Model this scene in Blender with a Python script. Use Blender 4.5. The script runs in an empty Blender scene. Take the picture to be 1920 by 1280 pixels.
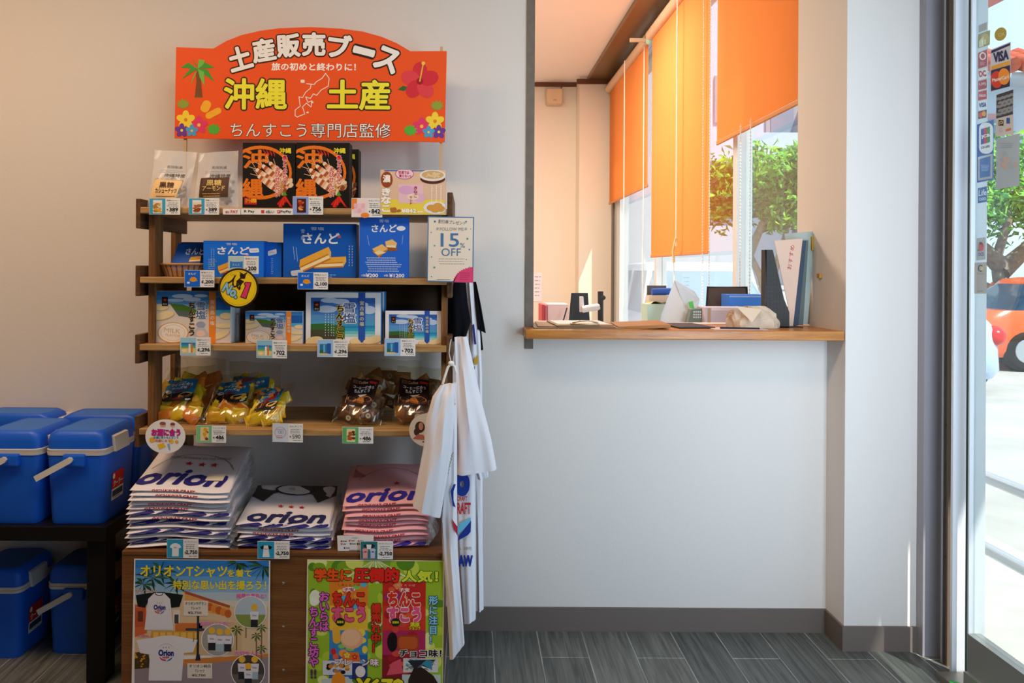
import bpy, bmesh, math, random
from mathutils import Vector, Matrix

rng = random.Random(7)
SC = bpy.context.scene
COL = SC.collection
F, PX, PY, H, ROLL = 1350.0, 880.0, 505.0, 1.28, 0.006
PI = math.pi

# ------------------------------------------------------------ camera
cam = bpy.data.cameras.new('camera')
cam.sensor_width = 36.0
cam.lens = F / 1920 * 36
cam.shift_x = (960 - PX) / 1920
cam.shift_y = -(640 - PY) / 1920
cam.clip_start = 0.02
cam.clip_end = 300
camo = bpy.data.objects.new('camera', cam)
COL.objects.link(camo)
camo.location = (0, 0, H)
camo.matrix_world = Matrix.Translation((0, 0, H)) @ Matrix.Rotation(PI / 2, 4, 'X') @ Matrix.Rotation(ROLL, 4, 'Z')
SC.camera = camo

# ------------------------------------------------------------ sky, sun, lamps, exposure
SC.view_settings.view_transform = 'Standard'
SC.view_settings.look = 'None'
SC.view_settings.gamma = 1
SC.view_settings.use_curve_mapping = False
SC.view_settings.exposure = 0.0
SC.cycles.use_denoising = True
SC.cycles.max_bounces = 10
SC.cycles.transparent_max_bounces = 24
SC.cycles.caustics_reflective = False
SC.cycles.caustics_refractive = False
SC.cycles.sample_clamp_indirect = 6

def lin(c):
    if isinstance(c, str):
        c = tuple(int(c[i:i + 2], 16) for i in (0, 2, 4))
    return tuple(((x / 255) / 12.92 if x / 255 <= 0.04045 else (((x / 255) + 0.055) / 1.055) ** 2.4) for x in c) + (1.0,)

w = bpy.data.worlds.new('sky')
SC.world = w
w.use_nodes = True
w.node_tree.nodes['Background'].inputs[0].default_value = lin('C9E2FF')
w.node_tree.nodes['Background'].inputs[1].default_value = 1.6

def sun(loc_dir, energy, color):
    l = bpy.data.lights.new('sun', 'SUN')
    l.energy = energy
    l.color = color
    l.angle = math.radians(0.6)
    o = bpy.data.objects.new('sun', l)
    COL.objects.link(o)
    o.location = (8, -3, 12)
    o.rotation_euler = Vector(loc_dir).to_track_quat('-Z', 'Y').to_euler()

sun((-0.36, 0.62, -0.95), 7.0, (1.0, 0.95, 0.86))

def area(name, loc, aim, sx, sy, energy, color, portal=False, spread=180):
    l = bpy.data.lights.new(name, 'AREA')
    l.shape = 'RECTANGLE'
    l.size, l.size_y = sx, sy
    l.energy = energy
    l.color = color
    l.spread = math.radians(spread)
    if portal:
        l.cycles.is_portal = True
    o = bpy.data.objects.new(name, l)
    COL.objects.link(o)
    o.location = loc
    o.rotation_euler = Vector(aim).to_track_quat('-Z', 'Y').to_euler()

area('ceiling_fill', (-1.75, 1.3, 2.72), (0, 0, -1), 1.0, 0.4, 33, (1.0, 0.66, 0.40))  # unseen warm fill light added below the ceiling, no fixture
area('ceiling_fill', (-0.2, 1.2, 2.72), (0, 0, -1), 1.0, 0.4, 13, (1.0, 0.80, 0.62))  # second added fill light, paler
area('daylight_fill', (1.24, 0.72, 1.35), (-0.08, 1.0, -0.05), 0.5, 2.1, 15.5, (0.70, 0.85, 1.0), False, 110)  # unseen area light added to stand in for daylight through the door
area('office_lamp', (0.2, 4.6, 3.05), (0, 0, -1), 1.2, 0.6, 95, (1.0, 0.80, 0.62))
area('door_portal', (1.52, 0.0, 1.3), (-1, 0, 0), 4.4, 2.6, 1, (1, 1, 1), True)
area('window_portal', (1.36, 4.8, 1.6), (-1, 0, 0), 4.0, 2.9, 1, (1, 1, 1), True)

# ------------------------------------------------------------ photo measurements -> places
def unroll(px, py):
    dx, dy = px - PX, py - PY
    return dx + dy * ROLL, dy - dx * ROLL

def S(px, py, D):
    """the point at depth D (metres along y) measured at this place of the photograph"""
    a, b = unroll(px, py)
    return Vector((a * D / F, D, H - b * D / F))

def RX(px, py, x):
    """the point on the plane x = const"""
    a, b = unroll(px, py)
    D = x * F / a
    return Vector((x, D, H - b * D / F))

# ------------------------------------------------------------ materials
MATS = {}

def mat(name, c, rough=0.6, metal=0.0, spec=0.4, noise=0.0, nscale=20, bump=0.0, bscale=60, coat=0.0, stretch=(1, 1, 1), c2=None):
    if name in MATS:
        return MATS[name]
    m = bpy.data.materials.new(name)
    m.use_nodes = True
    nt = m.node_tree
    b = nt.nodes['Principled BSDF']
    c = lin(c)
    b.inputs['Base Color'].default_value = c
    b.inputs['Roughness'].default_value = rough
    b.inputs['Metallic'].default_value = metal
    b.inputs['Specular IOR Level'].default_value = spec
    if coat:
        b.inputs['Coat Weight'].default_value = coat
        b.inputs['Coat Roughness'].default_value = 0.12
    if noise or bump:
        tc = nt.nodes.new('ShaderNodeTexCoord')
        mp = nt.nodes.new('ShaderNodeMapping')
        mp.inputs['Scale'].default_value = stretch
        nt.links.new(tc.outputs['Object'], mp.inputs[0])
    if noise:
        n = nt.nodes.new('ShaderNodeTexNoise')
        n.inputs['Scale'].default_value = nscale
        n.inputs['Detail'].default_value = 5
        nt.links.new(mp.outputs[0], n.inputs['Vector'])
        r = nt.nodes.new('ShaderNodeValToRGB')
        lo = lin(c2) if c2 else tuple(x * (1 - noise) for x in c[:3]) + (1,)
        hi = c if c2 else tuple(min(1, x * (1 + noise)) for x in c[:3]) + (1,)
        r.color_ramp.elements[0].position = 0.3
        r.color_ramp.elements[1].position = 0.7
        r.color_ramp.elements[0].color = lo
        r.color_ramp.elements[1].color = hi
        nt.links.new(n.outputs['Fac'], r.inputs[0])
        nt.links.new(r.outputs[0], b.inputs['Base Color'])
    if bump:
        n2 = nt.nodes.new('ShaderNodeTexNoise')
        n2.inputs['Scale'].default_value = bscale
        n2.inputs['Detail'].default_value = 4
        nt.links.new(mp.outputs[0], n2.inputs['Vector'])
        bp = nt.nodes.new('ShaderNodeBump')
        bp.inputs['Strength'].default_value = bump
        bp.inputs['Distance'].default_value = 0.01
        nt.links.new(n2.outputs['Fac'], bp.inputs['Height'])
        nt.links.new(bp.outputs[0], b.inputs['Normal'])
    MATS[name] = m
    return m

def ink(hexc):
    return mat('ink_' + hexc, hexc, rough=0.55, spec=0.25)

def film(name, tint=(0.97, 0.97, 0.97), gloss=0.35, rough=0.06, fres=1.45, cloud=0.0):
    if name in MATS:
        return MATS[name]
    m = bpy.data.materials.new(name)
    m.use_nodes = True
    nt = m.node_tree
    nt.nodes.clear()
    out = nt.nodes.new('ShaderNodeOutputMaterial')
    t = nt.nodes.new('ShaderNodeBsdfTransparent')
    t.inputs[0].default_value = tint + (1,)
    g = nt.nodes.new('ShaderNodeBsdfGlossy')
    g.inputs['Roughness'].default_value = rough
    lw = nt.nodes.new('ShaderNodeLayerWeight')
    lw.inputs['Blend'].default_value = 0.5
    pw = nt.nodes.new('ShaderNodeMath')
    pw.operation = 'POWER'
    pw.inputs[1].default_value = 4.0
    mx = nt.nodes.new('ShaderNodeMixShader')
    mu = nt.nodes.new('ShaderNodeMath')
    mu.operation = 'MULTIPLY_ADD'
    mu.inputs[1].default_value = gloss
    mu.inputs[2].default_value = 0.05 * gloss
    nt.links.new(lw.outputs['Facing'], pw.inputs[0])
    nt.links.new(pw.outputs[0], mu.inputs[0])
    nt.links.new(mu.outputs[0], mx.inputs[0])
    nt.links.new(t.outputs[0], mx.inputs[1])
    nt.links.new(g.outputs[0], mx.inputs[2])
    last = mx
    if cloud:
        d = nt.nodes.new('ShaderNodeBsdfDiffuse')
        d.inputs[0].default_value = (0.85, 0.85, 0.85, 1)
        m2 = nt.nodes.new('ShaderNodeMixShader')
        m2.inputs[0].default_value = cloud
        nt.links.new(mx.outputs[0], m2.inputs[1])
        nt.links.new(d.outputs[0], m2.inputs[2])
        last = m2
    nt.links.new(last.outputs[0], out.inputs[0])
    MATS[name] = m
    return m

def wood(name, c, c2, scale=6, stretch=(1, 12, 12), rough=0.55, bump=0.15, spec=0.3):
    return mat(name, c, rough=rough, spec=spec, noise=1, c2=c2, nscale=scale, bump=bump, bscale=scale * 4, stretch=stretch)

def translucent(name, c, fac=0.5):
    if name in MATS:
        return MATS[name]
    m = bpy.data.materials.new(name)
    m.use_nodes = True
    nt = m.node_tree
    nt.nodes.clear()
    out = nt.nodes.new('ShaderNodeOutputMaterial')
    d = nt.nodes.new('ShaderNodeBsdfDiffuse')
    t = nt.nodes.new('ShaderNodeBsdfTranslucent')
    d.inputs[0].default_value = lin(c)
    t.inputs[0].default_value = lin(c)
    mx = nt.nodes.new('ShaderNodeMixShader')
    mx.inputs[0].default_value = fac
    nt.links.new(d.outputs[0], mx.inputs[1])
    nt.links.new(t.outputs[0], mx.inputs[2])
    nt.links.new(mx.outputs[0], out.inputs[0])
    MATS[name] = m
    return m

# ------------------------------------------------------------ mesh building
ORG = {}
_txt = {}

def glyphs(body, bold=0.0):
    key = (body, round(bold, 4))
    if key in _txt:
        return _txt[key]
    c = bpy.data.curves.new('lettering', 'FONT')
    c.body = body
    c.size = 1
    c.resolution_u = 2 if len(body) > 3 else 3
    c.offset = bold
    o = bpy.data.objects.new('lettering', c)
    COL.objects.link(o)
    m = o.to_mesh()
    vs = [(v.co.x, v.co.y) for v in m.vertices]
    fs = [tuple(p.vertices) for p in m.polygons]
    o.to_mesh_clear()
    bpy.data.objects.remove(o)
    bpy.data.curves.remove(c)
    xs = [v[0] for v in vs] or [0, 1]
    ys = [v[1] for v in vs] or [0, 1]
    _txt[key] = (vs, fs, (min(xs), max(xs), min(ys), max(ys)))
    return _txt[key]

class MB:
    def __init__(self, M=None):
        self.v, self.f, self.mi, self.sm, self.mats = [], [], [], [], []
        self.M = M or Matrix()

    def add(self, vs, fs, m, smooth=False):
        if m not in self.mats:
            self.mats.append(m)
        k = self.mats.index(m)
        n = len(self.v)
        self.v.extend([self.M @ Vector(p) for p in vs])
        for f in fs:
            self.f.append([i + n for i in f])
            self.mi.append(k)
            self.sm.append(smooth)

    def box(self, a, b, m, bev=0.0):
        x0, x1 = sorted((a[0], b[0])); y0, y1 = sorted((a[1], b[1])); z0, z1 = sorted((a[2], b[2]))
        if bev:
            bm = bmesh.new()
            r = bmesh.ops.create_cube(bm, size=1)
            for v in r['verts']:
                v.co = ((x0 + x1) / 2 + v.co.x * (x1 - x0), (y0 + y1) / 2 + v.co.y * (y1 - y0), (z0 + z1) / 2 + v.co.z * (z1 - z0))
            bmesh.ops.bevel(bm, geom=bm.edges[:], offset=min(bev, (x1 - x0) / 2.2, (y1 - y0) / 2.2, (z1 - z0) / 2.2), segments=2, profile=0.5, affect='EDGES')
            self.bm(bm, m)
            return
        p = [(x0, y0, z0), (x1, y0, z0), (x1, y1, z0), (x0, y1, z0), (x0, y0, z1), (x1, y0, z1), (x1, y1, z1), (x0, y1, z1)]
        self.add(p, [(0, 3, 2, 1), (4, 5, 6, 7), (0, 1, 5, 4), (1, 2, 6, 5), (2, 3, 7, 6), (3, 0, 4, 7)], m)

    def bm(self, bm, m, smooth=False):
        bm.verts.index_update()
        self.add([v.co.copy() for v in bm.verts], [[v.index for v in f.verts] for f in bm.faces], m, smooth)
        bm.free()

    def prism(self, pts, d, m, smooth=False):
        """pts: closed loop of 3-d points; d: extrusion vector"""
        pts = [Vector(p) for p in pts]
        d = Vector(d)
        n = len(pts)
        nrm = Vector((0, 0, 0))
        for i in range(n):
            nrm += pts[i].cross(pts[(i + 1) % n])
        if nrm.dot(d) > 0:
            pts.reverse()
        vs = pts + [p + d for p in pts]
        self.add(vs, [list(range(n)), list(range(2 * n - 1, n - 1, -1))], m)
        self.add(vs, [(i, i + n, (i + 1) % n + n, (i + 1) % n) for i in range(n)], m, smooth)

    def tube(self, path, r, m, n=10, caps=True, closed=False):
        path = [Vector(p) for p in path]
        rs = r if isinstance(r, (list, tuple)) else [r] * len(path)
        rings, vs, fs = len(path), [], []
        up = None
        for i, p in enumerate(path):
            a = path[i - 1] if i else path[0]
            b = path[i + 1] if i + 1 < rings else path[-1]
            t = (b - a).normalized()
            if up is None:
                up = Vector((0, 0, 1)) if abs(t.z) < 0.9 else Vector((1, 0, 0))
            s = t.cross(up).normalized()
            up = s.cross(t).normalized()
            for k in range(n):
                an = 2 * PI * k / n
                vs.append(p + (s * math.cos(an) + up * math.sin(an)) * rs[i])
        for i in range(rings - 1):
            for k in range(n):
                fs.append((i * n + k, i * n + (k + 1) % n, (i + 1) * n + (k + 1) % n, (i + 1) * n + k))
        self.add(vs, fs, m, True)
        if caps:
            self.add(vs, [list(range(n))[::-1], list(range((rings - 1) * n, rings * n))], m)

    def rrloft(self, levels, m, seg=5, cap=True, smooth=True):
        """rounded-rectangle sections (z, cx, cy, w, d, r) stacked upward"""
        vs, fs = [], []
        n = seg * 4
        for z, cx, cy, w_, d_, r in levels:
            r = min(r, w_ / 2 - 1e-5, d_ / 2 - 1e-5)
            for q, (sx, sy) in enumerate(((1, 1), (-1, 1), (-1, -1), (1, -1))):
                for k in range(seg):
                    a = PI / 2 * (q + k / (seg - 1))
                    vs.append((cx + sx * (w_ / 2 - r) + r * math.cos(a), cy + sy * (d_ / 2 - r) + r * math.sin(a), z))
        L = len(levels)
        for i in range(L - 1):
            for k in range(n):
                fs.append((i * n + k, i * n + (k + 1) % n, (i + 1) * n + (k + 1) % n, (i + 1) * n + k))
        self.add(vs, fs, m, smooth)
        if cap:
            self.add(vs, [list(range(n))[::-1], list(range((L - 1) * n, L * n))], m)

    def lathe(self, prof, c, m, n=24, M=None):
        c = Vector(c)
        vs, fs = [], []
        for r, z in prof:
            for k in range(n):
                a = 2 * PI * k / n
                p = Vector((r * math.cos(a), r * math.sin(a), z))
                vs.append((M @ p if M else p) + c)
        for i in range(len(prof) - 1):
            for k in range(n):
                fs.append((i * n + k, i * n + (k + 1) % n, (i + 1) * n + (k + 1) % n, (i + 1) * n + k))
        self.add(vs, fs, m, True)

    def ell(self, c, r, m, nu=12, nv=8, M=None):
        c = Vector(c)
        prof = []
        vs, fs = [], []
        for j in range(nv + 1):
            b = -PI / 2 + PI * j / nv
            for k in range(nu):
                a = 2 * PI * k / nu
                p = Vector((r[0] * math.cos(b) * math.cos(a), r[1] * math.cos(b) * math.sin(a), r[2] * math.sin(b)))
                vs.append((M @ p if M else p) + c)
        for j in range(nv):
            for k in range(nu):
                fs.append((j * nu + k, j * nu + (k + 1) % nu, (j + 1) * nu + (k + 1) % nu, (j + 1) * nu + k))
        self.add(vs, fs, m, True)

    def surf(self, fn, nu, nv, m, smooth=True, close=False):
        vs = [fn(i / nu, j / nv) for j in range(nv + 1) for i in range(nu + 1)]
        n = nu + 1
        fs = [(j * n + i, j * n + i + 1, (j + 1) * n + i + 1, (j + 1) * n + i) for j in range(nv) for i in range(nu)]
        self.add(vs, fs, m, smooth)

    def build(self, name, parent=None, label=None, cat=None, group=None, kind=None, org=None):
        if parent is not None:
            o0 = ORG[parent.name]
        elif org is not None:
            o0 = Vector(org)
        elif kind == 'structure':
            o0 = Vector((0, 0, 0))
        else:
            lo = [min(p[i] for p in self.v) for i in range(3)]
            hi = [max(p[i] for p in self.v) for i in range(3)]
            o0 = Vector(((lo[0] + hi[0]) / 2, (lo[1] + hi[1]) / 2, lo[2]))
        me = bpy.data.meshes.new(name)
        me.from_pydata([p - o0 for p in self.v], [], self.f)
        for m in self.mats:
            me.materials.append(m)
        me.polygons.foreach_set('material_index', self.mi)
        me.polygons.foreach_set('use_smooth', self.sm)
        me.update()
        if any(self.sm):
            me.set_sharp_from_angle(angle=math.radians(50))
        o = bpy.data.objects.new(name, me)
        COL.objects.link(o)
        if parent is not None:
            o.parent = parent
        else:
            o.location = o0
        ORG[o.name] = o0
        return tag(o, label, cat, group, kind)

def tag(o, label=None, cat=None, group=None, kind=None):
    for k, v in (('label', label), ('category', cat), ('group', group), ('kind', kind)):
        if v:
            o[k] = v
    return o

def thing(name, label, cat, loc, group=None):
    o = bpy.data.objects.new(name, None)
    COL.objects.link(o)
    o.location = loc
    o.empty_display_size = 0.05
    ORG[o.name] = Vector(loc)
    return tag(o, label, cat, group)

def copy_tree(o, loc, label=None, group=None):
    c = o.copy()
    COL.objects.link(c)
    c.location = loc
    ORG[c.name] = Vector(loc)
    if label:
        c['label'] = label
    if group:
        c['group'] = group
    for ch in list(o.children):
        d = ch.copy()
        COL.objects.link(d)
        d.parent = c
        for g in ch.children:
            e = g.copy()
            COL.objects.link(e)
            e.parent = d
    return c

class Face:
    """prints flat artwork on a surface; coordinates are measured on the photograph (or a crop of it)"""
    def __init__(self, mb, fn=None, px=0, py=0, D=1.0, up=(0, 0, 1), right=(1, 0, 0), eps=0.0003):
        self.mb = mb
        self.eps = eps
        if fn is None:
            o = S(px, py, D)
            u, v = Vector(right), Vector(up).normalized()
            n = u.cross(v).normalized()
            k = D / F
            fn = lambda x, y, l: o + u * ((x - px) * k) + v * ((py - y) * k) + n * (l * eps)
        self.fn = fn
        self.ox, self.oy, self.kx, self.ky = 0, 0, 1, 1
        self.clip = None
        self.k = 0

    def crop(self, ox, oy, kx, ky=None):
        self.ox, self.oy, self.kx, self.ky = ox, oy, kx, ky or kx
        return self

    def at(self, x, y, l):
        return self.fn(self.ox + x * self.kx, self.oy + y * self.ky, l)

    def poly(self, pts, m, l=1):
        if isinstance(m, str): m = ink(m)
        if self.clip:
            x0, y0, x1, y1 = self.clip
            for ax, lim, sg_ in ((0, x0, 1), (0, x1, -1), (1, y0, 1), (1, y1, -1)):
                res = []
                for i in range(len(pts)):
                    p, q = pts[i - 1], pts[i]
                    dp, dq = (p[ax] - lim) * sg_, (q[ax] - lim) * sg_
                    if (dp >= 0) != (dq >= 0):
                        t_ = dp / (dp - dq)
                        res.append((p[0] + (q[0] - p[0]) * t_, p[1] + (q[1] - p[1]) * t_))
                    if dq >= 0:
                        res.append(q)
                pts = res
                if len(pts) < 3: return
        a = sum(pts[i][0] * pts[(i + 1) % len(pts)][1] - pts[(i + 1) % len(pts)][0] * pts[i][1] for i in range(len(pts)))
        if a > 0: pts = pts[::-1]
        self.k = (self.k + 1) % 40
        self.mb.add([self.at(x, y, l + 0.01 * self.k) for x, y in pts], [list(range(len(pts)))], m)

    def rect(self, x0, y0, x1, y1, m, l=1):
        self.poly([(x0, y0), (x1, y0), (x1, y1), (x0, y1)], m, l)

    def ell(self, cx, cy, rx, ry, m, l=1, n=20, rot=0, a0=0, a1=360):
        c, s = math.cos(math.radians(rot)), -math.sin(math.radians(rot))
        pts = []
        full = a1 - a0 >= 360
        for i in range(n if full else n + 1):
            a = math.radians(a0 + (a1 - a0) * i / n)
            x, y = rx * math.cos(a), -ry * math.sin(a)
            pts.append((cx + x * c - y * s, cy + x * s + y * c))
        self.poly(pts, m, l)

    def rrect(self, x0, y0, x1, y1, r, m, l=1, rot=0):
        pts = []
        cx, cy = (x0 + x1) / 2, (y0 + y1) / 2
        c, s = math.cos(math.radians(rot)), -math.sin(math.radians(rot))
        for q, (sx, sy) in enumerate(((1, 1), (-1, 1), (-1, -1), (1, -1))):
            for k in range(5):
                a = PI / 2 * (q + k / 4)
                x = sx * ((x1 - x0) / 2 - r) + r * math.cos(a)
                y = sy * ((y1 - y0) / 2 - r) + r * math.sin(a)
                pts.append((cx + x * c - y * s, cy + x * s + y * c))
        self.poly(pts, m, l)

    def line(self, pts, wd, m, l=1, closed=False):
        if closed: pts = list(pts) + [pts[0]]
        for (x0, y0), (x1, y1) in zip(pts, pts[1:]):
            d = math.hypot(x1 - x0, y1 - y0) or 1
            nx, ny = -(y1 - y0) / d * wd / 2, (x1 - x0) / d * wd / 2
            ex, ey = (x1 - x0) / d * wd * 0.3, (y1 - y0) / d * wd * 0.3
            self.poly([(x0 - ex + nx, y0 - ey + ny), (x1 + ex + nx, y1 + ey + ny), (x1 + ex - nx, y1 + ey - ny), (x0 - ex - nx, y0 - ey - ny)], m, l)

    def ring(self, cx, cy, rx, ry, wd, m, l=1, n=28, a0=0, a1=360):
        P = [(cx + rx * math.cos(math.radians(a0 + (a1 - a0) * i / n)), cy - ry * math.sin(math.radians(a0 + (a1 - a0) * i / n))) for i in range(n + 1)]
        self.line(P, wd, m, l)

    def star(self, cx, cy, r, m, l=1, k=5, q=0.42, rot=90):
        self.poly([(cx + (r if i % 2 == 0 else r * q) * math.cos(math.radians(rot + 180 * i / k)), cy - (r if i % 2 == 0 else r * q) * math.sin(math.radians(rot + 180 * i / k))) for i in range(2 * k)], m, l)

    def text(self, s, cx, cy, w_=None, h_=None, m='222222', l=2, bold=0.0, rot=0, out=None, shear=0.0):
        """s in a box w_ x h_ about (cx, cy); out = (colour, extra) draws an outline beneath"""
        if isinstance(m, str): m = ink(m)
        vs, fs, (a, b, c, d) = glyphs(s)
        if w_ is None: w_ = h_ * (b - a) / max(1e-6, d - c)
        if h_ is None: h_ = w_ * (d - c) / max(1e-6, b - a)
        sx, sy = w_ / max(1e-6, b - a), h_ / max(1e-6, d - c)
        co, si = math.cos(math.radians(rot)), math.sin(math.radians(rot))
        def put(l, dx, dy, mm):
            r = []
            for x, y in vs:
                u, v = (x + dx - (a + b) / 2) * sx, (y + dy - (c + d) / 2) * sy
                u += v * shear
                r.append(self.at(cx + u * co - v * si, cy - (u * si + v * co), l))
            self.mb.add(r, fs, mm)
        self._fat(put, m, l, bold, out)

    def _fat(self, put, m, l, bold, out):
        if out:
            oc = ink(out[0]) if isinstance(out[0], str) else out[0]
            for k in range(12):
                q = bold + out[1]
                put(l - 0.5 + 0.03 * k, q * math.cos(k * PI / 6), q * math.sin(k * PI / 6), oc)
        put(l + 0.4, 0, 0, m)
        if bold:
            n = 8 if bold > 0.025 else 4
            for k in range(n):
                put(l + 0.04 * k, bold * math.cos(2 * PI * k / n + 0.4), bold * math.sin(2 * PI * k / n + 0.4), m)

    def vtext(self, s, cx, y0, y1, m='222222', l=2, bold=0.0, out=None, k=0.92, wk=1.0):
        """characters stacked downward between y0 and y1"""
        if isinstance(m, str): m = ink(m)
        cell = (y1 - y0) / len(s)
        e = cell * k
        for i, ch in enumerate(s):
            vs, fs, bx = glyphs(ch)
            oy = y0 + cell * (i + 0.5)
            def put(l, dx, dy, mm):
                if ch in 'ーー':
                    self.mb.add([self.at(cx + (y + dy - 0.38) * e * wk, oy + (x + dx - 0.5) * e, l) for x, y in vs], [f[::-1] for f in fs], mm)
                else:
                    self.mb.add([self.at(cx + (x + dx - 0.5) * e * wk, oy - (y + dy - 0.38) * e, l) for x, y in vs], fs, mm)
            self._fat(put, m, l, bold, out)

    def bars(self, x0, y0, x1, n, pitch, m, l=1, wd=None, jitter=0.25):
        """rows of fine print too small to read"""
        for i in range(n):
            a, b = x0 + rng.random() * jitter * (x1 - x0) * 0.5, x1 - rng.random() * jitter * (x1 - x0)
            y = y0 + i * pitch
            x = a
            while x < b:
                s = min(b - x, pitch * (0.5 + rng.random()))
                self.rect(x, y, x + s * 0.8, y + (wd or pitch * 0.45), m, l)
                x += s

    def flower(self, cx, cy, r, m, mc, l=1, rot=90, k=5):
        for i in range(k):
            a = math.radians(rot + 360 * i / k)
            self.ell(cx + 0.55 * r * math.cos(a), cy - 0.55 * r * math.sin(a), 0.48 * r, 0.36 * r, m, l + 0.02 * i, 12, rot + 360 * i / k)
        self.ell(cx, cy, 0.2 * r, 0.2 * r, mc, l + 0.3, 10)

    def leaf(self, cx, cy, r, rot, m, l=1):
        pts = []
        for i in range(24):
            a = 2 * PI * i / 24
            q = r * (1.0 if i % 2 == 0 else 0.68) * (0.75 + 0.25 * math.cos(a))
            pts.append((cx + q * math.cos(a + math.radians(rot)), cy - q * math.sin(a + math.radians(rot)) * 0.8))
        self.poly(pts, m, l)

    def bands(self, x0, y0, x1, y1, cols, l=1):
        n = len(cols)
        for i, c in enumerate(cols):
            self.rect(x0, y0 + (y1 - y0) * i / n, x1, y0 + (y1 - y0) * (i + 1) / n, c, l)

# ============================================================ the room
YW, XP, YP, XF, XWIN = 2.56, 1.274, 2.436, 1.53, 1.32
wallpaint = mat('wall_paint', 'DED9D4', rough=0.85, spec=0.2, bump=0.08, bscale=220)
officepaint = mat('office_paint', 'E9DECF', rough=0.85, spec=0.2)
ceilpaint = mat('ceiling_paint', 'EFEAE4', rough=0.9)
skirt = mat('skirting_vinyl', '6E645E', rough=0.5)
jambm = mat('jamb_brown', '6F665C', rough=0.5, noise=0.12, nscale=30)

def floor_tiles():
    m = bpy.data.materials.new('wood_look_tiles')
    m.use_nodes = True
    nt = m.node_tree
    b = nt.nodes['Principled BSDF']
    b.inputs['Roughness'].default_value = 0.42
    b.inputs['Specular IOR Level'].default_value = 0.45
    tc = nt.nodes.new('ShaderNodeTexCoord')
    mp = nt.nodes.new('ShaderNodeMapping')
    mp.inputs['Rotation'].default_value = (0, 0, PI / 2)
    mp.inputs['Location'].default_value = (0.21, 0.07, 0)
    br = nt.nodes.new('ShaderNodeTexBrick')
    br.inputs['Scale'].default_value = 1.0
    br.inputs['Brick Width'].default_value = 0.62
    br.inputs['Row Height'].default_value = 0.158
    br.inputs['Mortar Size'].default_value = 0.0016
    br.inputs['Mortar Smooth'].default_value = 0.0
    br.inputs['Bias'].default_value = 0.0
    br.inputs['Color1'].default_value = lin('6F716C')
    br.inputs['Color2'].default_value = lin('585C5A')
    br.inputs['Mortar'].default_value = lin('A9ABAA')
    nt.links.new(tc.outputs['Object'], mp.inputs[0])
    nt.links.new(mp.outputs[0], br.inputs['Vector'])
    mp2 = nt.nodes.new('ShaderNodeMapping')
    mp2.inputs['Scale'].default_value = (1.0, 0.05, 1)
    nt.links.new(tc.outputs['Object'], mp2.inputs[0])
    n = nt.nodes.new('ShaderNodeTexNoise')
    n.inputs['Scale'].default_value = 75
    n.inputs['Detail'].default_value = 6
    n.inputs['Distortion'].default_value = 0.8
    nt.links.new(mp2.outputs[0], n.inputs['Vector'])
    r = nt.nodes.new('ShaderNodeValToRGB')
    r.color_ramp.elements[0].position = 0.32
    r.color_ramp.elements[1].position = 0.68
    r.color_ramp.elements[0].color = (0.42, 0.42, 0.42, 1)
    r.color_ramp.elements[1].color = (1.3, 1.3, 1.3, 1)
    nt.links.new(n.outputs['Fac'], r.inputs[0])
    mx = nt.nodes.new('ShaderNodeMixRGB')
    mx.blend_type = 'MULTIPLY'
    mx.inputs[0].default_value = 0.85
    nt.links.new(br.outputs['Color'], mx.inputs[1])
    nt.links.new(r.outputs[0], mx.inputs[2])
    nt.links.new(mx.outputs[0], b.inputs['Base Color'])
    bp = nt.nodes.new('ShaderNodeBump')
    bp.inputs['Strength'].default_value = 0.25
    bp.inputs['Distance'].default_value = 0.004
    nt.links.new(n.outputs['Fac'], bp.inputs['Height'])
    nt.links.new(bp.outputs[0], b.inputs['Normal'])
    return m

def struct(name, boxes, m):
    mb = MB()
    for a, b in boxes:
        mb.box(a, b, m)
    return mb.build(name, kind='structure')

struct('floor', [((-3.2, -2.6, -0.12), (1.62, 2.56, 0.0))], floor_tiles())
struct('ceiling', [((-3.2, -2.6, 2.8), (1.62, 2.56, 2.9))], ceilpaint)
struct('wall_back', [((-3.2, YW, 0), (0.215, 2.774, 3.1)), ((0.215, YW, 0), (XP, 2.774, 1.046)), ((0.215, YW, 2.5), (XP, 2.774, 3.1))], wallpaint)
struct('wall_left', [((-3.3, -2.6, 0), (-3.2, 2.56, 2.9))], mat('low_bounce_tan', '9A8068', rough=0.85))  # unseen wall, coloured darker to cut bounced light
struct('wall_front', [((-3.2, -2.7, 0), (1.62, -2.6, 2.9))], mat('low_bounce_brown', '5A4638', rough=0.7))  # unseen wall, dark colour picked to reduce light bouncing back
struct('wall_right', [((XP, YP, 0), (1.60, 2.80, 3.1))], wallpaint)
struct('baseboard_back', [((-3.2, YW - 0.008, 0), (XP, YW, 0.083))], skirt)
struct('baseboard_return', [((XP - 0.008, YP - 0.008, 0), (XP, YW - 0.008, 0.083))], skirt)
struct('baseboard_right', [((XP, YP - 0.008, 0), (XF - 0.004, YP, 0.083))], skirt)
struct('trim_1', [((0.199, YW - 0.006, 1.0), (0.228, 2.774, 2.5))], jambm)

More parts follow.
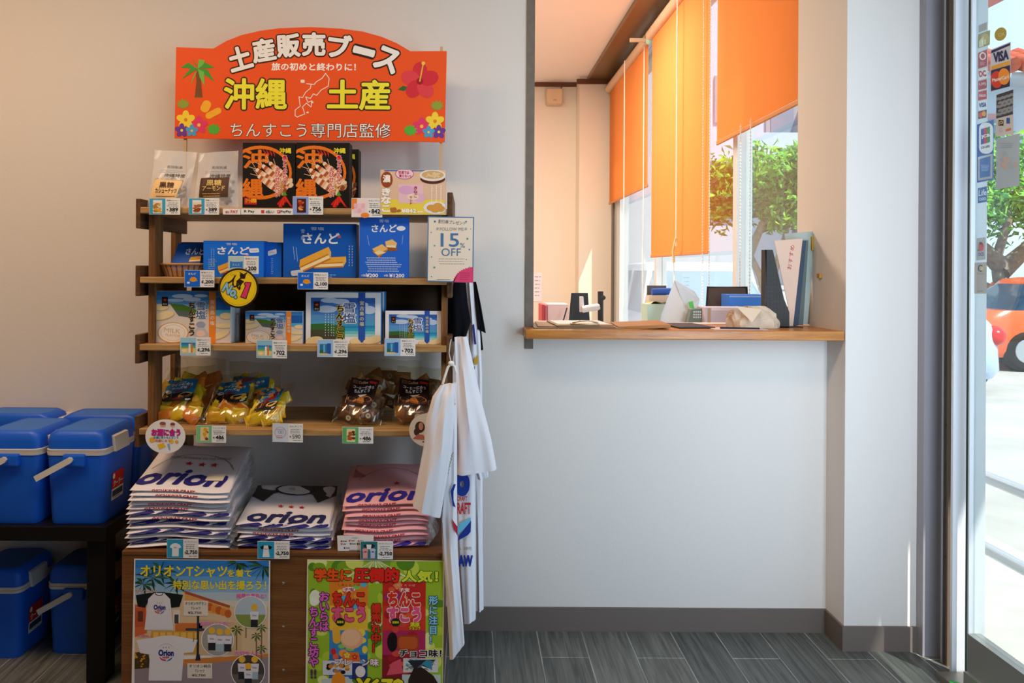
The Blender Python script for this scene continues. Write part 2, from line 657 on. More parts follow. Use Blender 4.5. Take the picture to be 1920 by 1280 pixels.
# ---------- office behind the opening
cream = officepaint
struct('floor_office', [((-1.6, 2.774, -0.12), (1.45, 7.3, 0.0))], mat('office_vinyl', 'B9B0A6', rough=0.6))
struct('ceiling_office', [((-1.6, 2.774, 3.10), (1.10, 7.3, 3.18)), ((1.10, 2.774, 3.11), (1.45, 7.3, 3.18))], mat('office_ceiling', 'F5EFEA', rough=0.9))
struct('trim_2', [((1.11, 2.80, 3.075), (1.345, 6.78, 3.11)), ((1.10, 2.80, 3.06), (1.112, 6.78, 3.11))], mat('bronze_soffit', '8A6A44', rough=0.35, metal=0.5))
struct('wall_office_far', [((-1.6, 7.0, 0), (1.06, 7.1, 3.14)), ((1.03, 6.78, 0), (1.36, 7.1, 3.14))], cream)
struct('wall_office_left', [((-1.7, 2.774, 0), (-1.6, 7.1, 3.14))], cream)
struct('wall_office_right', [((1.34, 2.80, 0), (1.44, 7.1, 0.62))], cream)
struct('trim_3', [((-1.6, 6.98, 3.06), (1.03, 7.0, 3.10)), ((1.0, 6.76, 3.03), (1.32, 6.78, 3.075))], mat('cornice_brown', '6B3F28', rough=0.5))

alu = mat('aluminium', 'B9BEC2', rough=0.35, metal=0.65)
alu_w = mat('pale_aluminium', 'D4DAE0', rough=0.4, metal=0.2)
alu_d = mat('dark_aluminium', '6B6660', rough=0.4, metal=0.4)
glass = film('window_glass', tint=(0.93, 0.97, 0.96), gloss=0.9, rough=0.0, fres=1.45)

w1 = thing('window_1', None, None, (1.38, 4.8, 0.62))
w1['kind'] = 'structure'
mb = MB()
for y0, y1 in ((2.80, 2.86), (3.62, 3.68), (5.18, 5.24), (6.45, 6.58)):
    mb.box((1.345, y0, 0.62), (1.42, y1, 3.06), alu_w)
mb.box((1.345, 2.80, 0.62), (1.42, 6.78, 0.70), alu_w)
mb.box((1.345, 2.80, 3.0), (1.42, 6.78, 3.06), alu)
mb.box((1.345, 6.58, 0.62), (1.42, 6.78, 3.06), alu)
mb.box((1.335, 6.70, 0.62), (1.345, 6.78, 3.0), alu_d)
mb.build('window_frame', w1)
mb = MB()
for y0, y1 in ((2.86, 3.62), (3.68, 5.18), (5.24, 6.45)):
    mb.box((1.385, y0, 0.70), (1.389, y1, 3.0), glass)
mb.build('pane', w1)

# ---------- entrance: frame, fixed profiles, glass door, and the rest of the glazed front
def yx(px):
    return XF * F / (px - PX)
d1 = thing('door_1', None, None, (XF + 0.04, 2.0, 0))
d1['kind'] = 'structure'
steel = mat('brushed_steel', 'A7A6A6', rough=0.38, metal=0.75, noise=0.05, nscale=40, stretch=(1, 1, 0.1))
mb = MB()
def front(px0, px1, y, d, m, z1=2.8):
    mb.box(((px0 - PX) * y / F, y, 0), ((px1 - PX) * y / F, y + d, z1), m)
front(1727, 1735, 2.425, 0.011, mat('door_edge_brown', '5D4D3E', rough=0.5))
front(1734, 1771, 2.40, 0.036, mat('steel_jamb', '9C9AA0', rough=0.42, metal=0.3))
front(1771, 1781, 2.36, 0.01, alu)
front(1780, 1790, 2.34, 0.008, mat('seal_brown', '6C5C4D', rough=0.7))
front(1789, 1816, 2.275, 0.010, alu_w)
mb.box((1.600, 2.30, 0), (1.606, 2.436, 2.8), alu)
front(1815, 1821, 2.235, 0.004, mat('rubber_seal', '34504E', rough=0.7))
for z in (0.35, 0.78, 1.21, 1.64):
    mb.ell((S(1776, 600, 2.36).x, 2.3595, z), (0.004, 0.002, 0.004), alu_d, 8, 6)
mb.build('door_frame', d1)
mb = MB()
mb.box(((1820 - PX) * 2.205 / F, 2.205, 0.03), ((1850 - PX) * 2.205 / F, 2.211, 2.8), alu_w)
mb.box((XF + 0.002, 1.02, 0.06), (XF + 0.042, 2.205, 0.175), mat('door_rail', 'A9A9A4', rough=0.35, metal=0.75))
mb.box((XF + 0.002, 1.02, 2.42), (XF + 0.042, 2.205, 2.5), alu_w)
mb.box((XF + 0.002, 0.94, 0.06), (XF + 0.042, 1.02, 2.5), alu_w)
mb.build('door_leaf_frame', d1)
mb = MB()
mb.box((XF + 0.018, 1.02, 0.175), (XF + 0.024, 2.205, 2.42), glass)
mb.build('door_pane', d1)
mb = MB()
mb.box((XF - 0.05, 0.9, 0.0), (XF + 0.10, 2.27, 0.022), mat('threshold_steel', '8F8A80', rough=0.4, metal=0.7))
mb.box((XF - 0.01, 0.9, 0.02), (XF + 0.045, 2.204, 0.06), mat('door_rail', 'A9A9A4'))
for y in (2.02, 1.86, 1.70):
    mb.ell((XF - 0.011, y, 0.042), (0.003, 0.005, 0.005), alu_d, 8, 6)
mb.build('threshold', d1)
w2 = thing('window_2', None, None, (XF + 0.04, -0.8, 0))
w2['kind'] = 'structure'
mb = MB()
for y in (0.86, -0.3, -1.45, -2.55):
    mb.box((XF, y, 0), (XF + 0.08, y + 0.07, 2.8), alu_w)
mb.box((XF, -2.6, 2.5), (XF + 0.08, 2.16, 2.8), alu_w)
mb.box((XF, -2.6, 0), (XF + 0.08, 0.9, 0.1), alu)
mb.build('window_frame', w2)
mb = MB()
mb.box((XF + 0.03, -2.5, 0.1), (XF + 0.036, 0.86, 2.5), glass)
mb.build('pane', w2)

# ---------- roller blinds
orange = translucent('orange_blind_fabric', 'FFB470', 0.56)
tubem = mat('blind_tube', 'D9B79A', rough=0.5)
def blind(y0, y1, zb, label, tz=2.975):
    t = thing('roller_blind', label, 'window blind', (1.30, (y0 + y1) / 2, zb), 'orange roller blinds of the office window')
    m = MB(); m.box((1.299, y0, zb + 0.02), (1.3008, y1, tz), orange); m.build('fabric', t)
    m = MB(); m.box((1.294, y0, zb), (1.306, y1, zb + 0.022), mat('blind_hem', 'C98348', rough=0.6), 0.004); m.build('bottom_bar', t)
    m = MB(); m.tube([(1.29, y0 - 0.02, tz - 0.005), (1.29, y1 + 0.02, tz - 0.005)], 0.036, tubem, 14); m.build('roller_tube', t)
    return t
b_a = blind(5.27, 6.70, 1.89, 'orange roller blind farthest inside, beside the cream column')
b_b = blind(3.91, 5.15, 1.372, 'orange roller blind hanging lowest, between the two others')
b_c = blind(2.62 + 0.2, 3.79, 1.94, 'nearest and shortest orange roller blind, cut by the right edge of the opening')
m = MB(); m.box((1.15, 5.19, 2.93), (1.30, 5.21, 2.955), mat('bracket_grey', 'C9B59C', rough=0.5)); m.ell((1.29, 5.2, 2.94), (0.03, 0.025, 0.03), mat('bracket_green', 'A9C9B4', rough=0.5)); m.build('bracket', b_b)
chain = mat('white_bead_chain', 'F4F1EA', rough=0.5)
def beads(mb, x, y, z0, z1):
    mb.tube([(x, y, z0), (x, y, z1)], 0.0014, chain, 6)
    z = z0
    while z < z1:
        mb.ell((x, y, z), (0.0042, 0.0042, 0.0042), chain, 6, 4)
        z += 0.016
m = MB(); beads(m, 1.285, 3.97, 1.02, 2.98); beads(m, 1.285, 3.86, 1.02, 2.98); m.build('pull_chain', b_b)
m = MB(); beads(m, 1.285, 3.42, 1.02, 1.98); beads(m, 1.285, 3.30, 1.02, 1.98); m.build('pull_chain', b_c)
m = MB(); m.tube([(1.22, 5.70, 2.94), (1.22, 5.70, 1.0)], 0.004, chain, 6); m.tube([(1.285, 5.33, 2.94), (1.285, 5.33, 1.0)], 0.004, chain, 6); m.build('pull_cord', b_a)
m = MB(); m.tube([(1.262, 4.40, 2.98), (1.262, 4.40, 1.43)], 0.004, chain, 6)
m.tube([(1.262, 4.40, 1.48), (1.25, 4.42, 1.40), (1.255, 4.42, 1.33)], 0.008, mat('cord_clasp', 'EBCF9A', rough=0.5), 8)
m.tube([(1.255, 4.42, 1.34), (1.26, 4.43, 1.15), (1.255, 4.42, 0.98)], 0.004, chain, 6); m.build('pull_cord', b_b)

# ============================================================ outside
concrete = mat('concrete', 'B0AEA9', rough=0.9, noise=0.10, nscale=3, bump=0.3, bscale=120)
GZ = -0.15
mb = MB(); mb.box((1.62, -30, -0.3), (70, 70, GZ), concrete); mb.box((1.44, 2.8, -0.3), (1.62, 70, GZ), concrete); mb.build('ground', kind='structure')
struct('pavement', [((1.62, -4, GZ), (2.6, 8, -0.03))], mat('pavement_slab', 'B9B6B0', rough=0.9, noise=0.06, nscale=8))
struct('sun_block_canopy', [((1.60, -4, 2.78), (2.42, 2.42, 2.9))], mat('sun_block_white', 'DDDDDD', rough=0.7))  # unseen canopy added to block most of the sun at the door
struct('outer_wall', [((1.44, 2.8, 3.06), (1.62, 7.3, 3.3)), ((1.60, -2.7, 2.9), (1.66, 2.8, 3.3))], mat('outer_plaster', 'D9D6D0', rough=0.9))

railm = mat('pale_steel_rail', 'C6CCD4', rough=0.3, metal=0.5)
t = thing('handrail', 'pale steel pipe railing standing outside beyond the glass door', 'railing', (1.9, 2.0, -0.03))
m = MB()
for z in (0.53, 0.27): m.tube([(1.9, 0.2, z), (1.9, 3.6, z)], 0.022, railm, 12)
m.build('rail', t)
for y in (0.3, 3.55):
    m = MB(); m.tube([(1.9, y, -0.03), (1.9, y, 0.53)], 0.024, railm, 12); m.build('post', t)

def tree(x, y, ztop, zcrown, r, n, label, trunks, seed, tr=0.16):
    q = random.Random(seed)
    t = thing('garden_tree', label, 'tree', (x, y, GZ), 'trees across the parking lot')
    bark = mat('bark', '8C8071', rough=0.9, noise=0.25, nscale=14)
    lf = mat('leaf_green', '5FA52B', rough=0.55, noise=0.35, nscale=5)
    lf2 = mat('leaf_light', '94C93A', rough=0.55)
    lf3 = mat('leaf_dark', '2E6B2A', rough=0.55)
    m = MB()
    for pts in trunks:
        n_ = len(pts)
        m.tube([(x + a, y + b, c) for a, b, c in pts], [tr * (1 - 0.65 * i / (n_ - 1)) for i in range(n_)], bark, 9)
    m.build('trunk', t)
    m = MB()
    blobs = [(q.uniform(-r, r) * 0.75, q.uniform(-r, r) * 0.7, q.uniform(zcrown, ztop)) for _ in range(26)]
    for i in range(n):
        bx, by, bz = blobs[i % len(blobs)]
        d = Vector((q.gauss(0, 1), q.gauss(0, 1), q.gauss(0, 0.8))).normalized() * q.uniform(0.25, 0.62) * r * 0.55
        c = Vector((x + bx, y + by, bz)) + d
        a = Vector((q.gauss(0, 1), q.gauss(0, 1), q.gauss(0, 1))).normalized()
        b = a.orthogonal().normalized()
        s = q.uniform(0.05, 0.10)
        nn = a.cross(b) * s * 0.25
        m.add([c - a * s, c + b * s * 0.5 + nn, c + a * s, c - b * s * 0.5 + nn], [(0, 1, 2, 3)], (lf, lf2, lf3)[(0, 0, 1, 2)[q.randrange(4)]])
    m.build('crown', t, kind='stuff')

tree(4.95, 12.0, 3.1, 2.2, 1.15, 5200, 'bushy green tree seen through the office window, below the nearest blind',
     [[(0.1, 0, GZ), (0.05, 0, 0.6), (-0.1, 0, 1.2), (-0.35, 0, 1.7), (-0.55, 0, 2.3)], [(0.0, 0, 1.0), (0.25, 0, 1.6), (0.45, 0.1, 2.3)], [(-0.3, 0, 1.55), (-0.1, 0, 2.0), (0.1, 0, 2.4)]], 3, 0.085)
tree(9.2, 12.45, 3.6, 2.3, 1.8, 6000, 'gnarled leafy tree seen through the glass door, behind the orange car',
     [[(0.55, 0, GZ), (0.4, 0, 0.3), (0.0, 0, 0.9), (-0.1, 0, 1.5), (0.15, 0, 2.3)], [(0.0, 0, 0.85), (-0.55, 0, 1.1), (-1.0, 0, 1.6), (-1.2, 0, 2.3)], [(-0.02, 0, 1.4), (-0.45, 0, 1.8), (-0.8, 0.1, 2.0)], [(0.0, 0, 1.3), (0.55, 0, 1.8), (0.9, 0, 2.4)]], 5)

def building(name, label, x0, x1, y0, y1, z1, wins, roof=None):
    t = thing(name, label, 'building', ((x0 + x1) / 2, (y0 + y1) / 2, GZ))
    m = MB(); m.box((x0, y0, GZ), (x1, y1, z1), mat('white_plaster', 'C2CEDC', rough=0.9)); m.build('walls', t)
    for (a, b, c, d, fr) in wins:
        m = MB(); m.box((a - 0.12, y0 - 0.06, c - 0.12), (b + 0.12, y0 + 0.02, d + 0.12), mat('frame_' + fr, fr, rough=0.7)); w_ = m.build('window', t)
        m = MB(); m.box((a, y0 - 0.08, c), (b, y0 - 0.05, d), mat('far_glass', '7F93A6', rough=0.2)); m.build('pane', w_)
    if roof:
        tile = mat('red_roof_tile', 'B4533C', rough=0.8, noise=0.3, nscale=10)
        m = MB()
        for pts in roof: m.prism(pts, (0, y1 - y0 + 1.0, 0), tile)
        m.build('roof', t)
    return t

bA = building('street_house', 'white house with red tiled roofs behind the tree outside the door', 9.2, 22, 15.2, 22, 5.5,
         [(10.15, 11.3, 3.55, 4.5, 'C98F8A'), (12.3, 13.3, 2.2, 3.2, 'E8E8E8')],
         [[(9.3, 14.7, 7.3), (15.6, 14.7, 9.4), (15.6, 14.7, 9.25), (9.3, 14.7, 7.15)][::-1]])
m = MB()
for i in range(16):
    x = 9.7 + i * 0.34
    m.tube([(x + .4, 14.3, 5.4), (x + .4, 15.15, 5.85)], 0.16, mat('red_roof_tile', 'B4533C'), 8)
m.build('eave_tiles', bA)
m = MB(); m.box((9.8, 14.5, 5.2), (16, 15.2, 5.32), mat('white_plaster', 'DCE3EC')); m.prism([(9.5, 14.1, 6.2), (10.9, 15.15, 6.5), (9.5, 15.15, 6.7)], (0, 0, -0.08), mat('awning', 'D9D0BE', rough=0.8)); m.build('ledge', bA)
bB = building('street_apartment_block', 'pale apartment block seen through the office window above the tree', 3.0, 8.5, 19.0, 26, 9,
         [(6.55, 7.1, 5.3, 6.3, '9AA2AA'), (7.9, 8.5, 4.6, 6.0, '9AA2AA'), (5.4, 6.0, 2.6, 3.4, '9AA2AA'), (7.0, 7.5, 3.0, 3.7, 'C9CED4')])
m = MB(); m.box((6.0, 18.0, 4.0), (8.9, 19.0, 4.15), mat('white_plaster', 'DCE3EC')); m.box((6.0, 18.0, 4.15), (8.9, 18.06, 4.75), mat('white_plaster', 'DCE3EC')); m.build('balcony', bB)
t = building('street_house', 'grey house with dark openings far behind the white car', -8, 2.9, 18.0, 26, 7, [(0.5, 1.6, 1.0, 2.2, '9AA2AA'), (2.0, 2.6, 1.0, 2.4, '9AA2AA')])
m = MB(); m.box((4.0, 13.0, GZ), (24, 13.2, 0.95), mat('white_garden_wall', 'D9DEE2', rough=0.9)); m.box((4.0, 12.98, 0.95), (24, 13.22, 1.02), mat('white_garden_wall', 'D9DEE2'))
tag(m.build('garden_wall'), 'low white garden wall running behind the parked cars and trees', 'garden wall')

def car(x, y, rot, paint, label, L=4.1, W=1.66, Hc=1.36, lampc='D8221E', glassc='31465E'):
    Mt = Matrix.Translation((x, y, GZ)) @ Matrix.Rotation(rot, 4, 'Z')
    t = thing('parked_car', label, 'car', (x, y, GZ))
    pm = mat('car_paint_' + paint, paint, rough=0.25, coat=0.6)
    gm = mat('car_glass_' + glassc, glassc, rough=0.08, spec=0.6)
    m = MB(Mt)
    m.rrloft([(0.20, 0, 0, L * 0.93, W * 0.92, 0.25), (0.30, 0, 0, L * 0.99, W * 0.99, 0.35), (0.55, 0, 0, L, W, 0.42), (0.78, 0.02, 0, L * 0.985, W * 0.985, 0.45), (0.88, 0.05, 0, L * 0.94, W * 0.93, 0.5)], pm, 8)
    m.build('body', t)
    zt = Hc
    m = MB(Mt); m.rrloft([(0.86, 0.12, 0, L * 0.72, W * 0.90, 0.30), (zt - 0.10, 0.20, 0, L * 0.47, W * 0.76, 0.25)], gm, 8); m.build('window_glass', t)
    m = MB(Mt); m.rrloft([(zt - 0.12, 0.20, 0, L * 0.48, W * 0.775, 0.25), (zt - 0.03, 0.2, 0, L * 0.44, W * 0.74, 0.25), (zt, 0.2, 0, L * 0.34, W * 0.6, 0.25)], pm, 8); m.build('roof', t)
    for sy in (-1, 1):
        for xb, xt in ((-L * 0.20, 0.20 - L * 0.215), (0.14, 0.2), (0.12 + L * 0.34, 0.20 + L * 0.22)):
            m = MB(Mt); m.tube([(xb, sy * W * 0.44, 0.88), (xt, sy * W * 0.375, zt - 0.1)], 0.04, pm, 8); m.build('roof_pillar', t)
    for sx in (-1, 1):
        for sy in (-1, 1):
            c = Vector((sx * L * 0.31, sy * (W / 2 - 0.09), 0.30))
            m = MB(Mt); R_ = Matrix.Rotation(PI / 2, 4, 'X')
            m.lathe([(0.0, 0.10), (0.20, 0.11), (0.27, 0.10), (0.30, 0.06), (0.30, -0.06), (0.27, -0.1), (0.2, -0.11), (0, -0.10)], c, mat('tyre', '1E1E20', rough=0.8), 20, R_)
            w_ = m.build('wheel', t)
            m = MB(Mt); m.lathe([(0.0, 0.115), (0.17, 0.118), (0.18, 0.10)], c, alu, 16, Matrix.Rotation(PI / 2 * (1 if sy < 0 else -1), 4, 'X')); m.build('hub_cap', w_)
    for sx, lc in ((1, lampc), (-1, 'F2F4F4')):
        for sy in (-1, 1):
            m = MB(Mt); m.ell((sx * L * 0.455, sy * W * 0.40, 0.70), (0.14, 0.13, 0.12), mat('lamp_' + lc, lc, rough=0.2), 10, 8); m.build('lamp', t)
    return t

car(9.3, 11.2, 0.0, 'E8602A', 'orange hatchback parked in the sun beyond the glass door')
car(5.45, 9.95, -PI / 2, 'AFC6E8', 'pale blue car with red tail lamp, partly hidden by the door stile', 3.6, 1.5, 1.3)
car(3.05, 10.2, PI / 2, 'E9EEF2', 'white car seen through the office window below the middle blind', 4.0, 1.75, 1.55, 'D8221E', '86A8BC')

# ============================================================ souvenir shelf
pine = wood('rough_pine', 'C29A66', '9A7446', 5, (1.2, 14, 14))
pine_v = wood('rough_pine_upright', '8E6238', '644224', 5, (14, 14, 1.2))
pine_d = wood('dark_pine', '6E4C2E', '49301C', 5, (14, 1.2, 14))
brownply = wood('brown_plywood', '80552F', '6A4324', 4, (1.0, 10, 10), rough=0.45)
ZB = (1.457, 1.2526, 1.055, 0.808)          # board tops
ZCAB = 0.4657
SX0, SX1, SY0, SY1 = -0.966, -0.066, 2.11, 2.465

shelf = thing('display_shelf', 'rustic pine shelf with four boards holding souvenir sweets', 'shelf', (-0.516, 2.29, ZCAB))
for z in ZB:
    m = MB(); m.box((SX0, SY0, z - 0.0185), (SX1, SY1, z), pine, 0.002); m.build('shelf_board', shelf)
for z0, z1 in ((1.395, 1.482), (1.196, 1.286), (0.998, 1.0835), (0.752, 0.844)):
    m = MB(); m.box((SX0 - 0.014, SY0 + 0.002, z0), (SX0, SY1, z1), pine_d, 0.002); m.build('side_plank', shelf)
    m = MB(); m.box((SX1, SY0 + 0.002, z0), (SX1 + 0.016, SY1, z1 + (0.024 if z1 > 1.4 else 0)), pine_d, 0.002); m.build('side_plank', shelf)
for x, y in ((-0.951, 2.135), (-0.985, 2.405), (-0.082, 2.135), (-0.094, 2.405)):
    m = MB()
    zt = 1.436 if y < 2.2 else 1.44
    if y < 2.2:
        zs = [ZCAB] + sum([[z - 0.0185, z] for z in ZB[::-1]], [])
        m.box((x, y + 0.255, zs[0]), (x + 0.017, y + 0.315, zs[1]), pine_v)
        m.build('post', shelf)
        m = MB()
        for a, b in zip(zs[2::2], zs[3::2]): m.box((x, y, a), (x + 0.017, y + 0.06, b), pine_v)
    else:
        m.box((x + (-0.012 if x < -0.5 else 0.02), y, ZCAB), (x + (0.003 if x < -0.5 else 0.04), y + 0.05, zt), pine_v)
    m.build('post', shelf)
m = MB(); m.box((SX0 + 0.02, SY1 - 0.012, ZB[2] + 0.001), (SX1 - 0.02, SY1, ZB[1] - 0.02), wood('back_board', '5A4128', '40301E', 4, (1, 10, 10))); m.build('back_panel', shelf)

cab = thing('display_cabinet', 'brown wooden cabinet under the shelf with two posters on its front', 'cabinet', (-0.534, 2.29, 0))
m = MB(); m.box((-0.9936, 2.07, 0.0), (-0.0736, 2.50, ZCAB - 0.012), brownply); m.build('body', cab)
m = MB(); m.box((-0.9936, 2.068, ZCAB - 0.012), (-0.0736, 2.50, ZCAB), brownply, 0.002); m.build('top_panel', cab)
for py in (1093, 1175, 1256):
    p = S(531, py, 2.07)
    m = MB(); m.ell((p.x, 2.07, p.z), (0.004, 0.0015, 0.004), mat('screw_head', '9A9388', rough=0.4, metal=0.6), 10, 6); m.build('screw', cab)

# ------------------------------------------------------------ sign
sg = thing('shop_sign', 'orange arched sign board with white and yellow Japanese lettering above the shelf', 'sign', (-0.49, 2.43, 1.457))
m = MB()
f = Face(m, None, 580, 265, 2.42)
f.crop(300, 30, 0.29167)
arch = [(340, 213), (420, 165), (520, 125), (640, 97), (760, 80), (960, 71), (1160, 80), (1300, 98), (1420, 130), (1520, 172), (1605, 222)]
out = [(100, 205)] + arch + [(1840, 220), (1830, 805), (93, 790)]
m.prism([f.at(x, y, 0) for x, y in out], (0, 0.005, 0), ink('F0561C'))
for ch, x, y, r in (('土', 510, 275, 16), ('産', 662, 222, 10), ('販', 822, 192, 4), ('売', 985, 182, 0), ('ブ', 1150, 193, -7), ('ー', 1308, 226, -14), ('ス', 1458, 278, -21)):
    f.text(ch, x, y, 140 if ch != 'ー' else 130, 140 if ch != 'ー' else 26, 'F4F1EC', 3, 0.045, r, ('2A1008', 0.05))
f.text('旅の初めと終わりに！', 985, 327, 540, 48, 'FFF4EC', 2, 0.03)
f.text('沖縄', 612, 503, 395, 190, 'F2E93A', 3, 0.03, 0, ('26200A', 0.04))
f.text('土産', 1275, 505, 395, 185, 'F2E93A', 3, 0.03, 0, ('26200A', 0.04))
f.text('ちんすこう専門店監修', 968, 735, 1030, 92, 'F6F2EC', 3, 0.0, 0, ('1E1410', 0.028))
isl = [(1062, 368), (1085, 400), (1080, 450), (1035, 475), (1005, 510), (985, 500), (965, 530), (935, 520), (950, 555), (975, 545), (970, 585), (940, 560), (915, 585), (930, 630), (880, 650), (868, 640), (868, 605), (900, 580), (892, 520), (915, 525), (935, 490), (965, 465), (970, 440), (940, 435), (990, 440), (1000, 425), (1040, 400)]
f.line(isl, 5, 'F4E8DA', 2, True)
f.rrect(902, 410, 928, 430, 5, 'F4E8DA', 2)
f.ell(948, 620, 8, 6, 'F4E8DA', 2); f.ell(978, 555, 8, 6, 'F4E8DA', 2)
f.poly([(228, 345), (250, 345), (262, 430), (272, 525), (222, 525), (232, 430)], '7C4A26', 2)
for a, L in ((20, 118), (60, 95), (110, 100), (160, 115), (-25, 120), (200, 110), (-60, 90), (240, 90)):
    c, s_ = math.cos(math.radians(a)), math.sin(math.radians(a))
    f.poly([(240, 345), (240 + L * 0.5 * c - 20 * s_, 345 - L * 0.5 * s_ - 22), (240 + L * c, 345 - L * s_ + 30), (240 + L * 0.5 * c + 10 * s_, 345 - L * 0.5 * s_ + 16)], ('3F9A34', '6FC04A')[int(a) % 3 == 0], 2.2)
f.poly([(215, 528), (245, 515), (275, 528)], '4C8A2C', 2.3)
f.rrect(265, 545, 322, 625, 26, 'F5B12C', 2, -28); f.rrect(288, 608, 398, 650, 21, 'F5B12C', 2.1, 28)
for i in range(5):
    a = math.radians(90 + 72 * i)
    f.ell(1668 + 62 * math.cos(a), 415 - 62 * math.sin(a), 62, 48, ('D32A3A', 'E0404A')[i % 2], 2 + 0.05 * i, 16, 90 + 72 * i)
f.ell(1668, 415, 22, 22, 'A01424', 2.5); f.line([(1668, 415), (1690, 300)], 9, 'E6B04A', 2.8); f.ell(1690, 300, 12, 12, 'F2C64A', 2.9)
f.poly([(1525, 470), (1560, 445), (1605, 455), (1565, 478)], '2E6A2E', 2)
for mx_, sgn in ((0, 1), (1932, -1)):
    X = lambda x: mx_ + sgn * x
    f.leaf(X(150), 580, 58, 100, '8FA03A', 2); f.leaf(X(335), 735, 62, 20, '57B23A', 2)
    f.flower(X(250), 705, 58, 'E23A6A', 'F6C24A', 2.2); f.flower(X(165), 672, 60, 'F4D63A', 'E0861C', 2.5)
    f.flower(X(140), 740, 45, '6C3A9C', 'F2E24A', 2.8); f.flower(X(205), 742, 40, '4FA0D0', 'F2C24A', 3.1)
m.build('panel', sg)
for px, a in ((347, 262), (826, 88)):
    m = MB()
    p, q = S(px, 388, 2.43), S(px - 1, a - 10 if a > 200 else a, 2.43)
    m.box((p.x - 0.0045, 2.4255, ZB[0] + 0.001), (p.x + 0.0045, 2.4345, q.z), mat('stick_wood', 'C9A882', rough=0.7)); m.build('stick', sg)

# ------------------------------------------------------------ helpers for boxes, cards
def carton(name, label, cat, px0, py0, px1, py1, D, dep, base, front, side, draw=None, group=None, bev=0.0015):
    m = MB()
    a, b = S(px0, py0, D), S(px1, py1, D)
    z0 = base if base is not None else b.z
    sm = ink(side)
    m.box((a.x, D, z0), (b.x, D + dep, a.z), sm, bev)
    f = Face(m, None, px0, py0, D - 0.0003)
    hpx = (a.z - z0) * F / D
    f.crop(px0, py0, (px1 - px0) / 100, hpx / 100)
    f.rect(0.6, 0.6, 99.4, 99.4, front, 0)
    f.clip = (0.5, 0.5, 99.5, 99.5)
    if draw: draw(f)
    return m.build(name, label=label, cat=cat, group=group)

def card(px0, py0, px1, py1, price, label, art, bg, head='雪塩ちんすこう', D=2.1045, group='price cards along the shelf edges', split=52, thin=False, rot=0):
    m = MB()
    f = Face(m, None, px0, py0, D)
    f.crop(px0, py0, (px1 - px0) / 100, (py1 - py0) / 100)
    m.prism([f.at(0, 0, 0), f.at(100, 0 + rot, 0), f.at(100, 100 + rot, 0), f.at(0, 100, 0)], (0, 0.0008, 0), ink('EFEDEA'))
    f.rect(1, 2, split, 98, bg, 1)
    art(f)
    cx = (split + 100) / 2
    f.text(head, cx, 14 + rot * 0.7, 40, 9, '333333', 2)
    f.bars(split + 5, 28 + rot, 97, 3, 9, '777777', 1, 3)
    f.text('¥', split + 7, 70 + rot * 0.6, 5, 10, '222222', 2, 0.02)
    f.text(price, cx + 3, 69 + rot * 0.7, 36 if len(price) > 3 else 27, 22, '222222', 2, 0.0 if thin else 0.03)
    f.bars(split + 14, 87 + rot, 99, 1, 9, '666666', 1, 3)
    return m.build('price_card', label=label, cat='price card', group=group)

def pack_art(c1, c2):
    def a(f):
        f.rect(12, 12, 42, 92, 'E6E0D6', 1.5); f.rect(14, 16, 40, 26, 'F4F2EE', 1.8)
        for i in range(12): f.ell(18 + rng.random() * 18, 38 + rng.random() * 45, 5, 9, (c1, c2)[i % 2], 2 + 0.05 * i, 8, rng.random() * 180)
    return a

